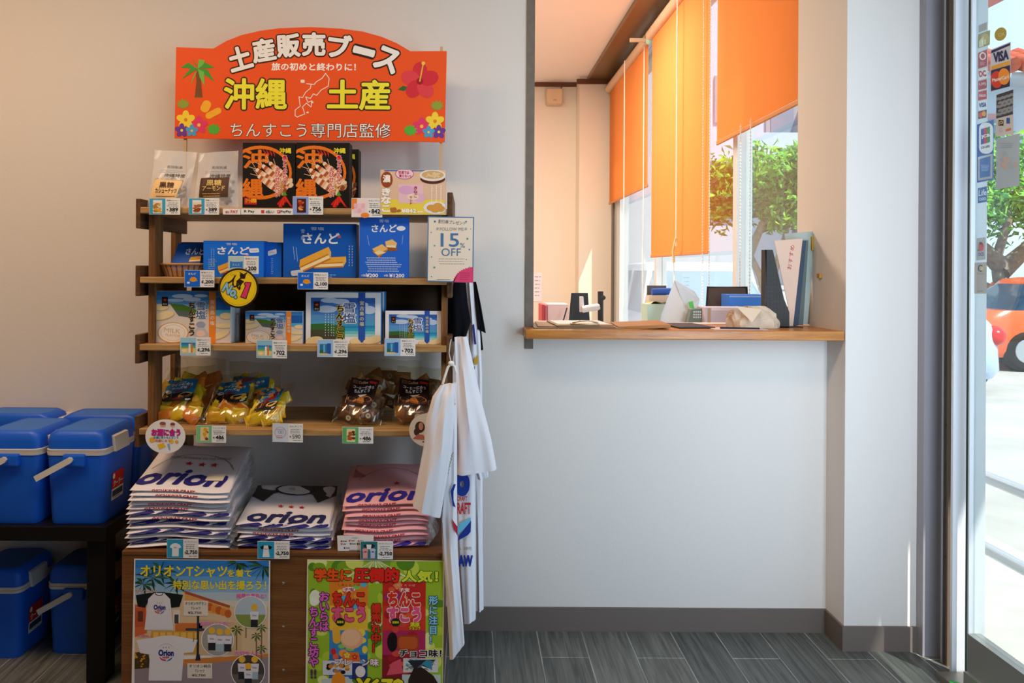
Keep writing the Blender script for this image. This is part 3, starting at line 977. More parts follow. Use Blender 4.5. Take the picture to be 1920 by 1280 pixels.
# ---- top board: nut bags
def nutbag(name, label, c, lab, labc, t1, t2, tc, nutc, labq):
    D0, D1 = 2.15, 2.20
    P = [S(c[0][0], c[0][1], D1), S(c[1][0], c[1][1], D1), S(c[2][0], c[2][1], D0), S(c[3][0], c[3][1], D0)]
    P[2].z = P[3].z = ZB[0] + 0.002
    def pt(u, v, s, th=0.026):
        p = P[0].lerp(P[1], u).lerp(P[3].lerp(P[2], u), v)
        k = (math.sin(PI * min(1, max(0, u))) ** 0.6) * (math.sin(PI * min(1, max(0, v)) ** 1.6) ** 0.6 if 0 < v < 1 else 0)
        return p + Vector((0, -s * th * k + 0.004 * math.sin(9 * u + 5 * v), 0))
    t = thing(name, label, 'snack bag', (sum(p.x for p in P) / 4, 2.16, ZB[0]), 'snack bags on the top board')
    m = MB()
    fl = film('frosted_bag', (0.95, 0.95, 0.95), 0.35, 0.12, cloud=0.30)
    m.surf(lambda u, v: pt(u, v, 1), 12, 14, fl); m.surf(lambda u, v: pt(u, v, -0.6), 12, 14, fl)
    m.build('bag', t)
    m = MB()
    fn = lambda x, y, l: pt(x / 100, y / 100, 1) + Vector((0, -0.0006 - l * 0.0003, 0))
    f = Face(m, fn)
    n = 10
    for i in range(n):
        for j in range(6):
            q = lambda a, b: (labq[0][0] + (labq[1][0] - labq[0][0]) * a + (labq[3][0] - labq[0][0]) * b, labq[0][1] + (labq[1][1] - labq[0][1]) * a + (labq[3][1] - labq[0][1]) * b)
            f.poly([q(i / n, j / 6), q((i + 1) / n, j / 6), q((i + 1) / n, (j + 1) / 6), q(i / n, (j + 1) / 6)], lab, 0.5)
    mx_, my_ = (labq[0][0] + labq[2][0]) / 2, (labq[0][1] + labq[2][1]) / 2
    f.line(labq, 1.2, labc, 1, True)
    f.text(t1, mx_, my_ - 8, 34, 10, tc, 3, 0.02); f.text(t2, mx_, my_ + 2, 52, 8, tc, 3, 0.02); f.bars(mx_ - 26, my_ + 11, mx_ + 26, 2, 4, tc, 3, 1)
    f.text('青岡製菓', 58, 30, 34, 5, '55555F', 1); f.text('沖縄特産', 62, 45, 48, 6, '3A3A40', 1.2, 0.01); f.bars(20, 36, 90, 2, 3, 'A9A9B4', 1, 1)
    m.build('label', t)
    m = MB()
    for i in range(46):
        u, v = rng.uniform(0.14, 0.88), rng.uniform(0.5, 0.95)
        p = pt(u, v, rng.uniform(-0.3, 0.6))
        m.ell(p, (0.009, 0.006, 0.006), (nutc[0], nutc[1])[i % 2], 8, 5, Matrix.Rotation(rng.random() * 6, 4, 'Y'))
    m.build('nuts', t, kind='stuff')
    return t
nutbag('snack_bag', 'frosted bag of cashew nuts with cream label, leftmost on the top board', [(290, 281), (370, 285), (352, 386), (277, 386)], 'E9C48C', '5A3A1E', '黒糖', 'カシューナッツ', '4A2A14',
       (mat('nut_cashew', 'C49A62', rough=0.5), mat('nut_brown', '8A5A30', rough=0.5)), [(18, 52), (84, 54), (78, 88), (6, 88)])
nutbag('snack_bag', 'frosted bag of almonds with dark brown label, next to the cashew bag', [(373, 287), (447, 282), (446, 386), (364, 386)], '4A2E1E', 'B98F4A', '黒糖', 'アーモンド', 'E0C070',
       (mat('nut_almond', '9A5E30', rough=0.5), mat('nut_dark', '6A3E20', rough=0.5)), [(16, 48), (84, 48), (82, 82), (14, 82)])

# ---- black prawn cracker boxes
def prawn_art(f):
    f.ring(34, 45, 58, 38, 5, 'E8791E', 1, 36)
    f.text('沖', 25, 25, 46, 27, 'E8791E', 1.4, 0.03); f.text('縄', 20, 68, 38, 27, 'E8791E', 1.4, 0.03)
    for k, (x, y, r, L) in enumerate(((26, 40, -38, 66), (38, 34, -42, 66), (52, 30, -46, 58), (30, 50, -34, 60), (64, 36, -52, 48))):
        c, s_ = math.cos(math.radians(r)), -math.sin(math.radians(r))
        for i in range(12):
            u0, u1 = L * i / 12, L * (i + 1) / 12
            w0, w1 = 6.5 * (0.35 + math.sin(PI * (i + 1) / 15)) * 0.8, 6.5 * (0.35 + math.sin(PI * (i + 2) / 15)) * 0.8
            q = lambda u, w: (x + u * c - w * s_, y + (u * s_ + w * c) * 0.8)
            f.poly([q(u0, -w0), q(u1, -w1), q(u1, w1), q(u0, w0)], ('F2DCC4', 'B4582C', 'E7B48C')[i % 3], 2 + 0.1 * k)
        for j in (-1, 1): f.line([q(0, 0), q(-14, j * 5)], 0.9, 'E8B890', 2 + 0.1 * k)
    for i in range(14):
        f.ell(68 + rng.random() * 26, 55 + rng.random() * 20, 5, 3.4, ('C8925A', 'E8CFA8', '8A4A26')[i % 3], 2.7 + 0.02 * i, 9, rng.random() * 90)
    for i in range(9):
        f.poly([(80, 80), (66 + i * 3.6, 92 + 4 * math.sin(i)), (69 + i * 3.6, 94 + 4 * math.sin(i)), (83, 80)], ('C81E1E', 'E03A22')[i % 2], 3.1 + 0.02 * i)
    f.poly([(76, 80), (80, 72), (86, 79)], '5C9A2C', 3.4)
    for i in range(4): f.poly([(38 + i * 6, 9), (44 + i * 6, 19 + i), (47 + i * 5, 17)], 'C8301E', 2.9)
    f.text('沖縄', 82, 12, 22, 8, 'F0E23A', 4, 0.03)
    f.vtext('島とうがらし', 81, 19, 62, 'D8202A', 4, 0.04, ('FBF4EE', 0.05), 1.1, 1.25)
    f.vtext('えびせんべい', 67, 36, 82, 'D8202A', 4, 0.03, ('FBF4EE', 0.05), 1.1, 1.25)
    f.rect(4, 83, 28, 93, 'C22A1C', 2); f.text('から', 11, 87, 10, 6, 'F2D23A', 3); f.rect(17, 84, 27, 90, 'F0B82C', 3); f.text('い', 22, 87, 6, 4, 'C22A1C', 4)
for px0, py0, px1, D, lab in ((455, 267, 553, 2.16, 'black prawn cracker box standing left of its twin'), (555, 267, 655, 2.16, 'black prawn cracker box standing right of its twin'),):
    carton('cracker_box', lab + ' on the top board', 'snack box', px0, py0, px1, 388, D, 0.05, ZB[0], '14100F', '1C1714', prawn_art, 'black prawn cracker boxes')
carton('cracker_box', 'black prawn cracker box peeking out behind the right one', 'snack box', 584, 279, 672, 388, 2.225, 0.05, ZB[0], '14100F', '1C1714', prawn_art, 'black prawn cracker boxes')
carton('cracker_box', 'black prawn cracker box hidden behind the left one, only its edge showing', 'snack box', 470, 268, 557, 388, 2.222, 0.05, ZB[0], '14100F', '1C1714', None, 'black prawn cracker boxes')

# ---- kinako placard
def kinako(f):
    f.rect(2, 66, 98, 99, 'F2D84A', 1); f.rect(6, 0.8, 80, 3.2, '3A6AB4', 1.2)
    f.ell(10, 22, 9, 18, '9A4A22', 2); f.text('濃', 10, 20, 11, 16, 'FFF6EC', 3, 0.04)
    f.vtext('きなこ', 9, 40, 95, 'FFFDF6', 3, 0.05, ('C99A7A', 0.02), 1.0, 0.95)
    f.ell(37, 9, 14, 12, 'B43A6A', 2); f.ell(37, 9, 13.2, 11, 'F7D3E4', 2.3); f.text('空港では', 36, 6, 16, 7, 'C8285A', 3, 0.03); f.text('買えない!!', 38, 14, 18, 6, 'C8285A', 3, 0.03)
    f.ell(80, 12, 20, 13, 'F0EAE4', 2); f.ell(80, 20, 19, 11, '5A2A20', 1.9); f.ell(80, 11, 17, 9, 'D8B07A', 2.3)
    for i in range(10): f.ell(72 + rng.random() * 16, 8 + rng.random() * 6, 5, 1.6, 'E8CFA0', 2.6 + 0.02 * i, 8, rng.random() * 180)
    f.rect(28, 32, 66, 74, 'F0C6CE', 1.5); f.ell(40, 45, 12, 10, 'E3AED6', 1.8); f.ell(60, 62, 9, 10, 'E8B8D0', 1.8); f.ell(50, 60, 9, 7, 'F6DCC4', 1.9)
    f.vtext('きなこ', 54, 36, 62, 'B4285A', 3, 0.03, None, 1.0, 0.8); f.vtext('サンド', 47, 58, 78, 'B4285A', 3, 0.02, None, 1.0, 0.8)
    for x in (80, 87, 94): f.bars(x - 2, 34, x, 8, 5, 'FBF4E6', 2, 4)
    f.ell(84, 84, 18, 14, 'EDEBF2', 2)
    for x, y in ((78, 84), (88, 80), (84, 88), (92, 86)): f.ell(x, y, 7, 7, 'DDA04A', 2.5 + 0.01 * x)
    for i in range(9): f.ell(18 + rng.random() * 12, 85 + rng.random() * 8, 3, 3, 'B4733A', 2.2 + 0.02 * i)
    f.text('¥842', 44, 91, 22, 9, 'FFFDF0', 3, 0.04, 0, ('C99A4A', 0.02)); f.bars(57, 92, 66, 1, 4, 'FFFDF0', 3, 3)
carton('kinako_placard', 'pastel soybean biscuit placard with a bowl picture, right end of top board', 'placard', 713, 318, 836, 403, 2.106, 0.0014, None, 'E8C3A4', 'D9C2AE', kinako, None, 0)

# ---- price cards of the top board
def cyan_bg(f): pass
card(280, 371, 338, 402, '389', 'blue and white 389 yen card under the cashew bag', pack_art('D8A838', 'B4802C'), '3FA3D0', '黒糖カシュー')
card(354, 371, 411, 402, '389', 'blue and white 389 yen card under the almond bag', pack_art('B46A38', '8A4A24'), '3FA3D0', '黒糖アーモンド')
def prawn_small(f):
    f.rect(14, 12, 44, 90, '4A2018', 1.5)
    for i in range(10): f.ell(20 + rng.random() * 18, 25 + rng.random() * 55, 7, 5, ('D8642C', 'E8A05A', 'B4301E')[i % 3], 2 + 0.05 * i, 8, rng.random() * 180)
card(549, 368, 606, 402, '756', 'lilac and white 756 yen card below the prawn cracker boxes', prawn_small, '8FA8E8', '島とうがらし')
def kin_small(f):
    f.rect(1, 2, 18, 60, 'F28A3A', 1.3); f.ell(44, 90, 14, 14, 'F28A3A', 1.3)
    for i in range(6): f.rrect(8 + (i % 3) * 12, 28 + (i // 3) * 26, 20 + (i % 3) * 12, 52 + (i // 3) * 26, 3, ('F2B8C8', 'F6CFD4')[i % 2], 1.8)
card(659, 371, 717, 407, '842', 'pink and white 842 yen card left of the soybean placard', kin_small, 'F3E0DC', 'きなこサンド', D=2.107)
for px0, px1, words_, lab in ((418, 451, (('au PAY', 50, 'D84A2A', 70),), 'small white payment strip with red lettering on the top board edge'),
                              (452, 549, (('R Pay', 16, '4A4A4A', 20), ('d払い', 56, '333333', 16), ('PayPay', 87, '3A3A3A', 20)), 'long white payment strip listing three mobile wallets on the top board edge')):
    m = MB()
    f = Face(m, None, px0, 391, 2.1045); f.crop(px0, 391, (px1 - px0) / 100, 0.11)
    m.prism([f.at(0, 0, 0), f.at(100, 0, 0), f.at(100, 100, 0), f.at(0, 100, 0)], (0, 0.0008, 0), ink('F1EFEC'))
    for s_, x, c, w_ in words_: f.text(s_, x, 50, w_, 52, c, 2, 0.02)
    if px1 > 500:
        f.rect(39, 22, 45, 76, 'D83A3A', 1); f.rect(70, 22, 76, 76, 'D83A3A', 1); f.text('P', 73, 50, 3, 30, 'FFFFFF', 2)
    m.build('payment_strip', label=lab, cat='notice')

# ============================================================ second board: blue sandwich-cake boxes
CAKE = ('E8A83A', 'F3DDA0', 'C97F22')
def cakebar(f, x, y, w_, h_, rot=-28, l=2):
    c, s_ = math.cos(math.radians(rot)), math.sin(math.radians(rot))
    q = lambda u, v: (x + u * w_ * c - v * h_ * s_ * 0.6, y + u * w_ * s_ + v * h_ * c)
    f.poly([q(-.5, 0), q(.5, 0), q(.5, .55), q(-.5, .55)], 'C97F22', l)
    f.poly([q(-.5, .12), q(.5, .12), q(.5, .40), q(-.5, .40)], 'F6E4AE', l + 0.2)
    f.poly([q(-.5, 0), q(-.38, -.55), q(.62, -.55), q(.5, 0)], 'EDAE3C', l + 0.4)
    f.poly([q(.5, 0), q(.62, -.55), q(.62, -.02), q(.5, .55)], 'DDB766', l + 0.4)
def sando(big=False, cut=None):
    def a(f):
        f.text('雪塩', 47, 9, 18, 6, 'DDE8F8', 2)
        if big:
            f.text('さんど', 52, 27, 50, 19, 'F2F4F8', 2, 0.03)
            f.text('雪', 27, 14, 5, 7, 'DDE8F8', 2); f.text('塩', 27, 26, 5, 7, 'DDE8F8', 2)
            cakebar(f, 62, 72, 40, 18, -4, 2); cakebar(f, 42, 68, 46, 22, -32, 3)
            f.rrect(11, 86, 28, 96, 3, 'C9D6EA', 3, 10); f.rect(75, 22, 79, 26, 'E05A4A', 2)
            for x in (90, 94): f.bars(x, 40, x + 2, 8, 5, '8FB4EA', 1, 3)
            f.bars(36, 94, 75, 2, 4, '8FB4EA', 1, 1.5)
            f.line([(14, 42), (16, 66)], 0.8, '8FB4EA', 1); f.line([(18, 44), (20, 70)], 0.8, '8FB4EA', 1)
        else:
            f.text('さんど', 50, 27, 52, 20, 'F2F4F8', 2, 0.03)
            f.rrect(76, 20, 92, 32, 3, 'E6ECF6', 2, 6); f.text('YUKISHIO', 84, 26, 12, 3, '9FB0CC', 3)
            f.rect(70, 36, 75, 40, 'F0A0A0', 2)
            cakebar(f, 38, 74, 30, 22, -34, 3); cakebar(f, 52, 82, 30, 20, 0, 2)
            for x in (13, 17): f.bars(x, 22, x + 2, 10, 5, '7FB0F0', 1, 3)
            f.bars(8, 50, 24, 6, 5, '7FB0F0', 1, 2)
    return a
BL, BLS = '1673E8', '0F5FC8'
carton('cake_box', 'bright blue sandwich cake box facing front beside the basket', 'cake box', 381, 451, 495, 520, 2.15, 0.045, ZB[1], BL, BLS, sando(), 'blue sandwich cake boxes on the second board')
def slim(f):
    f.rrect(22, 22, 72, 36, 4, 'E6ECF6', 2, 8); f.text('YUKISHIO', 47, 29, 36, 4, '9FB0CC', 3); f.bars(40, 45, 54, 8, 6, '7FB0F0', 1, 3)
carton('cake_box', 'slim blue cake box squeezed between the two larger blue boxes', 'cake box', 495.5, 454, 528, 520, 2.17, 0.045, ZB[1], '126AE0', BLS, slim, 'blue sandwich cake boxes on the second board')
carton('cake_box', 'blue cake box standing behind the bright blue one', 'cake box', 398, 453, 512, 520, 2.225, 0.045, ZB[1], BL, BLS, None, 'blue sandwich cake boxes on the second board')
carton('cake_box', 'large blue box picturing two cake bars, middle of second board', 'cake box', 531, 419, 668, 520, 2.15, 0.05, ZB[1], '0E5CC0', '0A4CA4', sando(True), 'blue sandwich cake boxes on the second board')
def leaflet(f):
    f.text('雪塩', 50, 6, 20, 5, 'DDE8F8', 2); f.text('さんど', 50, 18, 50, 12, 'F2F4F8', 2, 0.03); f.ell(84, 18, 9, 4, 'E6ECF6', 2)
    f.poly([(26, 56), (48, 46), (58, 54), (40, 66)], 'C97F22', 2); f.poly([(26, 52), (46, 44), (58, 52), (36, 60)], 'F0C070', 2.3); f.poly([(30, 58), (38, 62), (54, 58), (40, 54)], 'F6E0B0', 2.5)
    f.poly([(52, 46), (70, 44), (78, 54), (60, 56)], '9A5A20', 2); f.poly([(52, 40), (66, 36), (76, 42), (74, 50), (54, 48)], 'EEC27A', 2.4); f.poly([(56, 46), (72, 46), (74, 50), (54, 49)], 'F8E6C0', 2.6)
    f.bars(12, 66, 88, 7, 3.6, 'B9CCF0', 1, 1.5)
    f.line([(16, 30), (20, 46)], 0.7, 'B9CCF0', 1); f.line([(88, 30), (86, 44)], 0.7, 'B9CCF0', 1)
    f.text('1個', 9, 95.5, 8, 4, 'F2F4F8', 2); f.text('¥200', 26, 95.5, 24, 6, 'F2F4F8', 2, 0.03); f.text('6個', 54, 95.5, 8, 4, 'F2F4F8', 2); f.text('¥1200', 76, 95.5, 30, 6, 'F2F4F8', 2, 0.03)
carton('cake_placard', 'tall blue placard with cake bites and prices 200 and 1200 yen', 'placard', 674, 407, 767, 520, 2.125, 0.003, ZB[1], '2468D8', '1C54B4', leaflet)

# basket with a leaning box
bk = thing('woven_basket', 'woven straw basket holding a blue box at the left end of the second board', 'basket', S(336, 520, 2.17))
m = MB()
straw = mat('straw', 'B98B58', rough=0.8); straw2 = mat('straw_dark', '7A5632', rough=0.8)
pa, pb = S(291, 493, 2.15), S(381, 493, 2.15)
cx, hw = (pa.x + pb.x) / 2, (pb.x - pa.x) / 2
n = 72
for i in range(n):
    a0, a1 = 2 * PI * i / n, 2 * PI * (i + 0.82) / n
    rb, rt, dy = hw * 0.80, hw, 0.55
    P = lambda a, r, z: (cx + r * math.cos(a), 2.19 + r * dy * math.sin(a), z)
    m.add([P(a0, rb, ZB[1] + 0.001), P(a1, rb, ZB[1] + 0.001), P(a1, rt, pa.z - 0.004), P(a0, rt, pa.z - 0.004)], [(0, 1, 2, 3)], (straw, straw2, straw)[i % 3])
m.build('weave', bk)
m = MB(); m.tube([(cx + hw * math.cos(2 * PI * i / 40), 2.19 + hw * 0.55 * math.sin(2 * PI * i / 40), pa.z - 0.003) for i in range(41)], 0.0035, straw, 8)
m.build('rim', bk)
m = MB(); m.lathe([(0, 0), (1, 0)], (0, 0, 0), straw2, 30, Matrix.Translation((cx, 2.19, ZB[1] + 0.0015)) @ Matrix.Diagonal((hw * 0.8, hw * 0.44, 1, 1))); m.build('base', bk)
m = MB()
p0, p1 = S(314, 497, 2.165), S(381, 458, 2.205)
z0 = ZB[1] + 0.008
qd = [Vector((p0.x, 2.165, z0)), Vector((p1.x, 2.165, z0)), Vector((p1.x, 2.205, p1.z)), Vector((p0.x + 0.016, 2.205, p1.z))]
m.prism(qd, (0, 0.03, 0.008), ink(BLS))
def fq(x, y, l):
    u, v = x / 100, y / 100
    return qd[3].lerp(qd[2], u).lerp(qd[0].lerp(qd[1], u), v) + Vector((0, -0.0006 - l * 0.0003, 0))
f = Face(m, fq); f.rect(0, 0, 100, 100, '1258B4', 0); f.clip = (0, 0, 100, 100)
f.text('さんど', 76, 24, 72, 20, 'E6ECF6', 2, 0.03); cakebar(f, 80, 50, 40, 16, -4, 2)
m.build('cake_box', label='dark blue cake box leaning back inside the straw basket', cat='cake box')

# price cards, second board
def sando_small(f):
    f.text('さんど', 26, 22, 26, 12, 'F0F4FA', 2, 0.02); f.ell(30, 55, 12, 14, 'F0A82C', 2, 12, 0); f.poly([(16, 62), (24, 40), (40, 48), (44, 64)], 'E8962A', 2.2); f.rrect(9, 68, 18, 80, 3, 'E6ECF6', 2)
card(346, 506, 402, 538, '1,200', 'blue and white 1,200 yen card under the woven basket', sando_small, '1468D8', '雪塩さんど')
card(558, 510, 615, 542, '2,100', 'blue and white 2,100 yen card under the large blue box', sando_small, '1468D8', '雪塩さんど', rot=1)
def single(f):
    f.poly([(6, 28), (14, 32), (40, 32), (48, 28), (48, 68), (40, 64), (14, 64), (6, 70)], '2F7FD0', 2); f.text('さんど', 27, 48, 26, 12, 'DDE8F8', 3)
card(428, 480, 485, 513, '200', 'pale green and white 200 yen card stuck on the bright blue box', single, 'B9D2CE', '雪塩さんど', D=2.095)

# round "No.1" badge
m = MB()
c = S(447, 540, 2.092)
Rm = Matrix.Rotation(PI / 2, 4, 'X')
r = 37.5 * 2.09 / F
m.lathe([(0, 0.0), (r, 0.0), (r, -0.0015), (0, -0.0015)], c, ink('3A2418'), 40, Rm)
f = Face(m, None, 447, 540, 2.0900); f.crop(250, 400, 0.17735)
f.ell(1112, 790, 192, 192, 'F2CE1E', 0.6, 40)
f.ring(1112, 790, 178, 178, 3, 'B9941A', 1, 40)
f.text('人気', 1085, 725, 145, 110, '2A1A10', 2, 0.05, -28)
f.poly([(1125, 640), (1190, 640), (1180, 690), (1130, 690)], '2A1A10', 2); f.line([(1128, 625), (1165, 650), (1200, 628)], 12, '2A1A10', 2.1)
f.text('No.', 1035, 815, 165, 95, '8FC6E0', 3, 0.05, -28, ('2A3A3A', 0.05))
f.poly([(1170, 740), (1185, 722), (1250, 728), (1240, 768), (1195, 905), (1130, 885), (1180, 770)], '3A1A1E', 2.4); f.poly([(1178, 745), (1190, 730), (1242, 736), (1230, 768), (1190, 895), (1140, 878), (1192, 765)], 'E03A6E', 2.8)
for i in range(5): f.line([(1030 + i * 14, 640), (1026 + i * 14, 660)], 3, '6A5A1A', 1)
m.build('round_badge', label='round yellow badge reading No. 1 below the bright blue cake box', cat='badge')

# 15% off card
ot = thing('discount_card', 'cream card reading 15% OFF hung at the right end of the second board', 'card', S(844, 529, 2.09))
m = MB()
f = Face(m, None, 800, 405, 2.09); f.crop(560, 400, 0.17735)
m.prism([f.at(1365, 30, 0), f.at(1856, 35, 0), f.at(1850, 730, 0), f.at(1358, 720, 0)], (0, 0.001, 0), ink('4F7FB0'))
f.poly([(1376, 42), (1844, 46), (1838, 718), (1370, 708)], 'EFE2D0', 0.5)
f.text('割引券プレゼント', 1622, 92, 290, 42, '4A5A70', 2, 0.0, -4)
f.text('＃FOLLOW ME＃', 1618, 162, 330, 36, '8A9098', 2)
f.text('15', 1600, 280, 190, 140, '4C7CA8', 2, 0.01); f.text('%', 1733, 335, 55, 50, '5A80A4', 2); f.text('OFF', 1614, 408, 205, 82, '4C7CA8', 2)
f.bars(1450, 475, 1790, 3, 26, 'B9B0A4', 1, 8)
f.rect(1465, 694, 1605, 701, '9A948C', 1)
for x, y, r_ in ((1440, 85, 12), (1770, 85, 10), (1402, 200, 6), (1820, 162, 5), (1785, 265, 12), (1437, 340, 9), (1808, 380, 9), (1408, 460, 7), (1775, 484, 7), (1437, 570, 12), (1810, 565, 7), (1408, 668, 7)):
    f.ell(x, y, r_, r_, ('4F7FA8', '5A9A94')[x % 2], 1, 10)
m.build('card', ot)
m = MB()
f = Face(m, None, 800, 405, 2.09); f.crop(560, 400, 0.17735)
pts = [(1850, 730), (1632, 722)]
for i in range(25):
    a = math.radians(182 - 92 * i / 24); r_ = 208 if i % 2 else 196
    pts.append((1838 + r_ * math.cos(a), 742 - r_ * math.sin(a) * 0.86))
pts[-1] = (1850, 565)
f.poly(pts, 'E0487A', 1); f.bars(1700, 625, 1830, 4, 22, 'B83060', 1.5, 6)
m.build('scalloped_seal', ot)

# ============================================================ third board: salt biscuit boxes
def logo(f, x0, y0, x1, y1):
    f.rect(x0, y0, x1, y1, '241814', 4); f.star((x0 + x1) / 2, y0 + (y1 - y0) * 0.36, (x1 - x0) * 0.38, 'E0562A', 4.5); f.text('宮古', (x0 + x1) / 2, y0 + (y1 - y0) * 0.8, (x1 - x0) * 0.7, (y1 - y0) * 0.2, 'E8DCC8', 4.5)
def biscuit(f, x, y, rx, ry, rot, l=2):
    f.ell(x, y, rx, ry, 'C9B27E', l, 18, rot); f.ell(x, y - ry * 0.12, rx * 0.95, ry * 0.85, 'EBD9A8', l + 0.2, 18, rot)
def milk(f):
    f.bands(0.6, 0.6, 99.4, 34, ('3478C4', '3F8AD4', '5A9EDC', '86BCE8'), 0.3)
    for x, y, rx, ry in ((35, 10, 14, 4), (48, 16, 12, 4), (25, 18, 12, 3), (60, 9, 9, 3)): f.ell(x, y, rx, ry, 'C4D8EE', 0.5 + x * 0.002)
    f.poly([(0.6, 34), (22, 24), (40, 30), (58, 40), (76, 46), (99.4, 48), (99.4, 99.4), (0.6, 99.4)], 'DED2C8', 0.8)
    f.poly([(18, 24), (36, 26), (58, 38), (44, 46), (24, 36)], '4F7A2C', 1.0); f.poly([(24, 36), (46, 40), (50, 52), (30, 48)], '5A6A66', 1.1)
    f.poly([(76, 36), (99.4, 36), (99.4, 52), (76, 46)], '4FB0DC', 0.9); f.poly([(76, 12), (99.4, 12), (99.4, 38), (76, 36)], '1F62B4', 0.85)
    biscuit(f, 5, 32, 12, 7, 0); biscuit(f, 10, 48, 16, 8, 22, 2.3); biscuit(f, 94, 48, 9, 7, 0); biscuit(f, 91, 66, 14, 6, 0, 2.2); biscuit(f, 86, 84, 15, 7, 35, 2.5)
    f.rect(71, 1, 80, 99.4, 'F08A2E', 3); f.vtext('宮古島の塩', 75.5, 16, 66, 'F8E4C8', 4, 0.02, None, 0.85, 0.8)
    f.ell(23, 80, 21, 20, 'D8A85A', 3); f.ell(23, 80, 19.5, 18.6, 'F1ECE4', 3.3); f.ring(23, 80, 16, 15, 0.5, 'D8A85A', 3.6, 30); f.text('MILK', 22, 76, 22, 8, 'D9B888', 3.8, 0.01, -8); f.text('FLAVOR', 23, 85, 20, 5, 'D9B888', 3.8, 0, -8)
    f.vtext('ちんすこう', 48, 21, 86, '2A1E14', 4, 0.04, ('E8C88A', 0.02), 1.0, 0.8)
    f.vtext('雪塩', 60, 20, 54, '4A6AA0', 4, 0.025, ('FAFAFA', 0.04), 1.0, 0.85); f.bars(67, 22, 69, 6, 5, '6A7AA0', 4, 2)
    f.ell(60, 64, 6, 6, '9AA6BC', 3.2); f.poly([(55, 70), (65, 70), (70, 82), (66, 90), (54, 90), (50, 82)], 'B9C2D0', 3.3); f.ell(60, 81, 6, 6, 'F0C8B4', 3.5)
    logo(f, 8, 11, 16, 29)
def snow(f):
    f.rect(0.6, 0.6, 99.4, 99.4, 'E9EAEE', 0.3)
    f.bands(7, 11, 92, 66, ('2F62B0', '3A74C0', '4A88CC', '5A96D0', '4FA0CC'), 0.6)
    for x, y, rx, ry in ((32, 16, 12, 5), (46, 18, 12, 5), (28, 33, 14, 7), (52, 30, 12, 7), (84, 34, 9, 8), (78, 24, 5, 4)): f.ell(x, y, rx, ry, 'C0D0E8', 0.9 + x * 0.003)
    f.poly([(7, 62), (30, 60), (52, 66), (52, 90), (7, 90)], '3A6A34', 1.2); f.poly([(7, 74), (24, 72), (40, 82), (40, 92), (7, 92)], '4A4A38', 1.3)
    f.bands(50, 64, 92, 86, ('2A8CC0', '35A4C8', '6CC4CC', 'A6D8D0'), 1.0)
    biscuit(f, 12, 96, 13, 10, 30, 2); biscuit(f, 70, 98, 12, 10, -30, 2.2); biscuit(f, 90, 92, 15, 8, 25, 2.5)
    f.poly([(70, 0.6), (79, 0.6), (79, 90), (74.5, 98), (70, 90)], '2A56B0', 3); f.vtext('宮古島の塩', 74.5, 16, 66, 'D8CE8A', 4, 0.02, None, 0.85, 0.75)
    f.vtext('ちんすこう', 46, 24, 96, '1E1A14', 4.5, 0.03, ('E8C24A', 0.05), 1.0, 0.85)
    f.vtext('雪塩', 58, 20, 60, '3A5A98', 5, 0.02, ('FFFFFF', 0.06), 1.0, 0.9)
    for x in (26, 30, 34, 37): f.bars(x, 32, x + 1.4, 11, 5, 'DDE6F2', 2, 2)
    logo(f, 11, 18, 19, 36)
carton('biscuit_box', 'large milk biscuit box with beach picture, left end of the third board', 'biscuit box', 293, 545, 433, 650, 2.15, 0.035, ZB[2], 'DED2C8', 'D6DEE8', milk, 'milk biscuit boxes')
for i, (a, b) in enumerate(((434, 441), (441.6, 448), (448.6, 455))):
    carton('biscuit_box', ('pale blue milk biscuit box seen edge-on, leftmost under the yellow badge', 'grey milk biscuit box seen edge-on, middle one under the yellow badge', 'dark brown biscuit box seen edge-on, rightmost under the yellow badge')[i], 'biscuit box', a, 571, b, 650, 2.19 + 0.012 * i, 0.13, ZB[2], ('A9C6E4', 'C9D2DC', '4A3A2C')[i], ('B9C6D8', '9FB4CC', '5A4636')[i], (lambda f: f.rect(0.6, 22, 99.4, 27, 'E08A3A', 1)) if i < 2 else None, 'milk biscuit boxes seen edge-on')
carton('biscuit_box', 'small milk biscuit box with orange stripe, second size on the third board', 'biscuit box', 460, 583, 568, 650, 2.15, 0.05, ZB[2], 'DED2C8', 'B4C4D8', milk, 'milk biscuit boxes')
carton('biscuit_box', 'large white-framed sea biscuit box with blue ribbon, middle of third board', 'biscuit box', 573, 547, 715, 650, 2.15, 0.03, ZB[2], 'E9EAEE', '3A86C8', snow, 'sea picture biscuit boxes')
carton('biscuit_box', 'sea biscuit box standing behind the large white-framed one', 'biscuit box', 580, 545.5, 721, 650, 2.19, 0.04, ZB[2], 'E9EAEE', '3A86C8', None, 'sea picture biscuit boxes')
carton('biscuit_box', 'small white-framed sea biscuit box at the right end of third board', 'biscuit box', 722, 582, 828, 650, 2.15, 0.04, ZB[2], 'E9EAEE', '2A4E9C', snow, 'sea picture biscuit boxes')
def sea_small(milkk):
    def a(f):
        f.bands(4, 30, 50, 60, ('2F7CC0', '3F9AC8', '6AB45A'), 1.2); f.rect(4, 60, 50, 88, 'E6CC8C', 1.3)
        f.rect(28, 36, 34, 84, 'F2F2F0', 1.6); f.rect(36, 34, 41, 84, ('E8792E' if milkk else '2A56B0'), 1.6); f.ell(14, 74, 8, 8, 'F3E3B4', 1.7)
    return a
def sea_box(f):
    f.rect(8, 26, 32, 78, '2A78B4', 1.3); f.rect(32, 22, 45, 82, '2A5AA8', 1.3); f.poly([(8, 62), (22, 58), (30, 78), (8, 78)], '3A6A3A', 1.5); f.ell(22, 84, 18, 5, 'E6C88A', 1.6); f.rect(20, 30, 26, 74, '6FB4D8', 1.6)
card(338, 632, 395, 666, '1,296', 'sea and orange 1,296 yen card below the large milk box', sea_small(True), '9FD0E4')
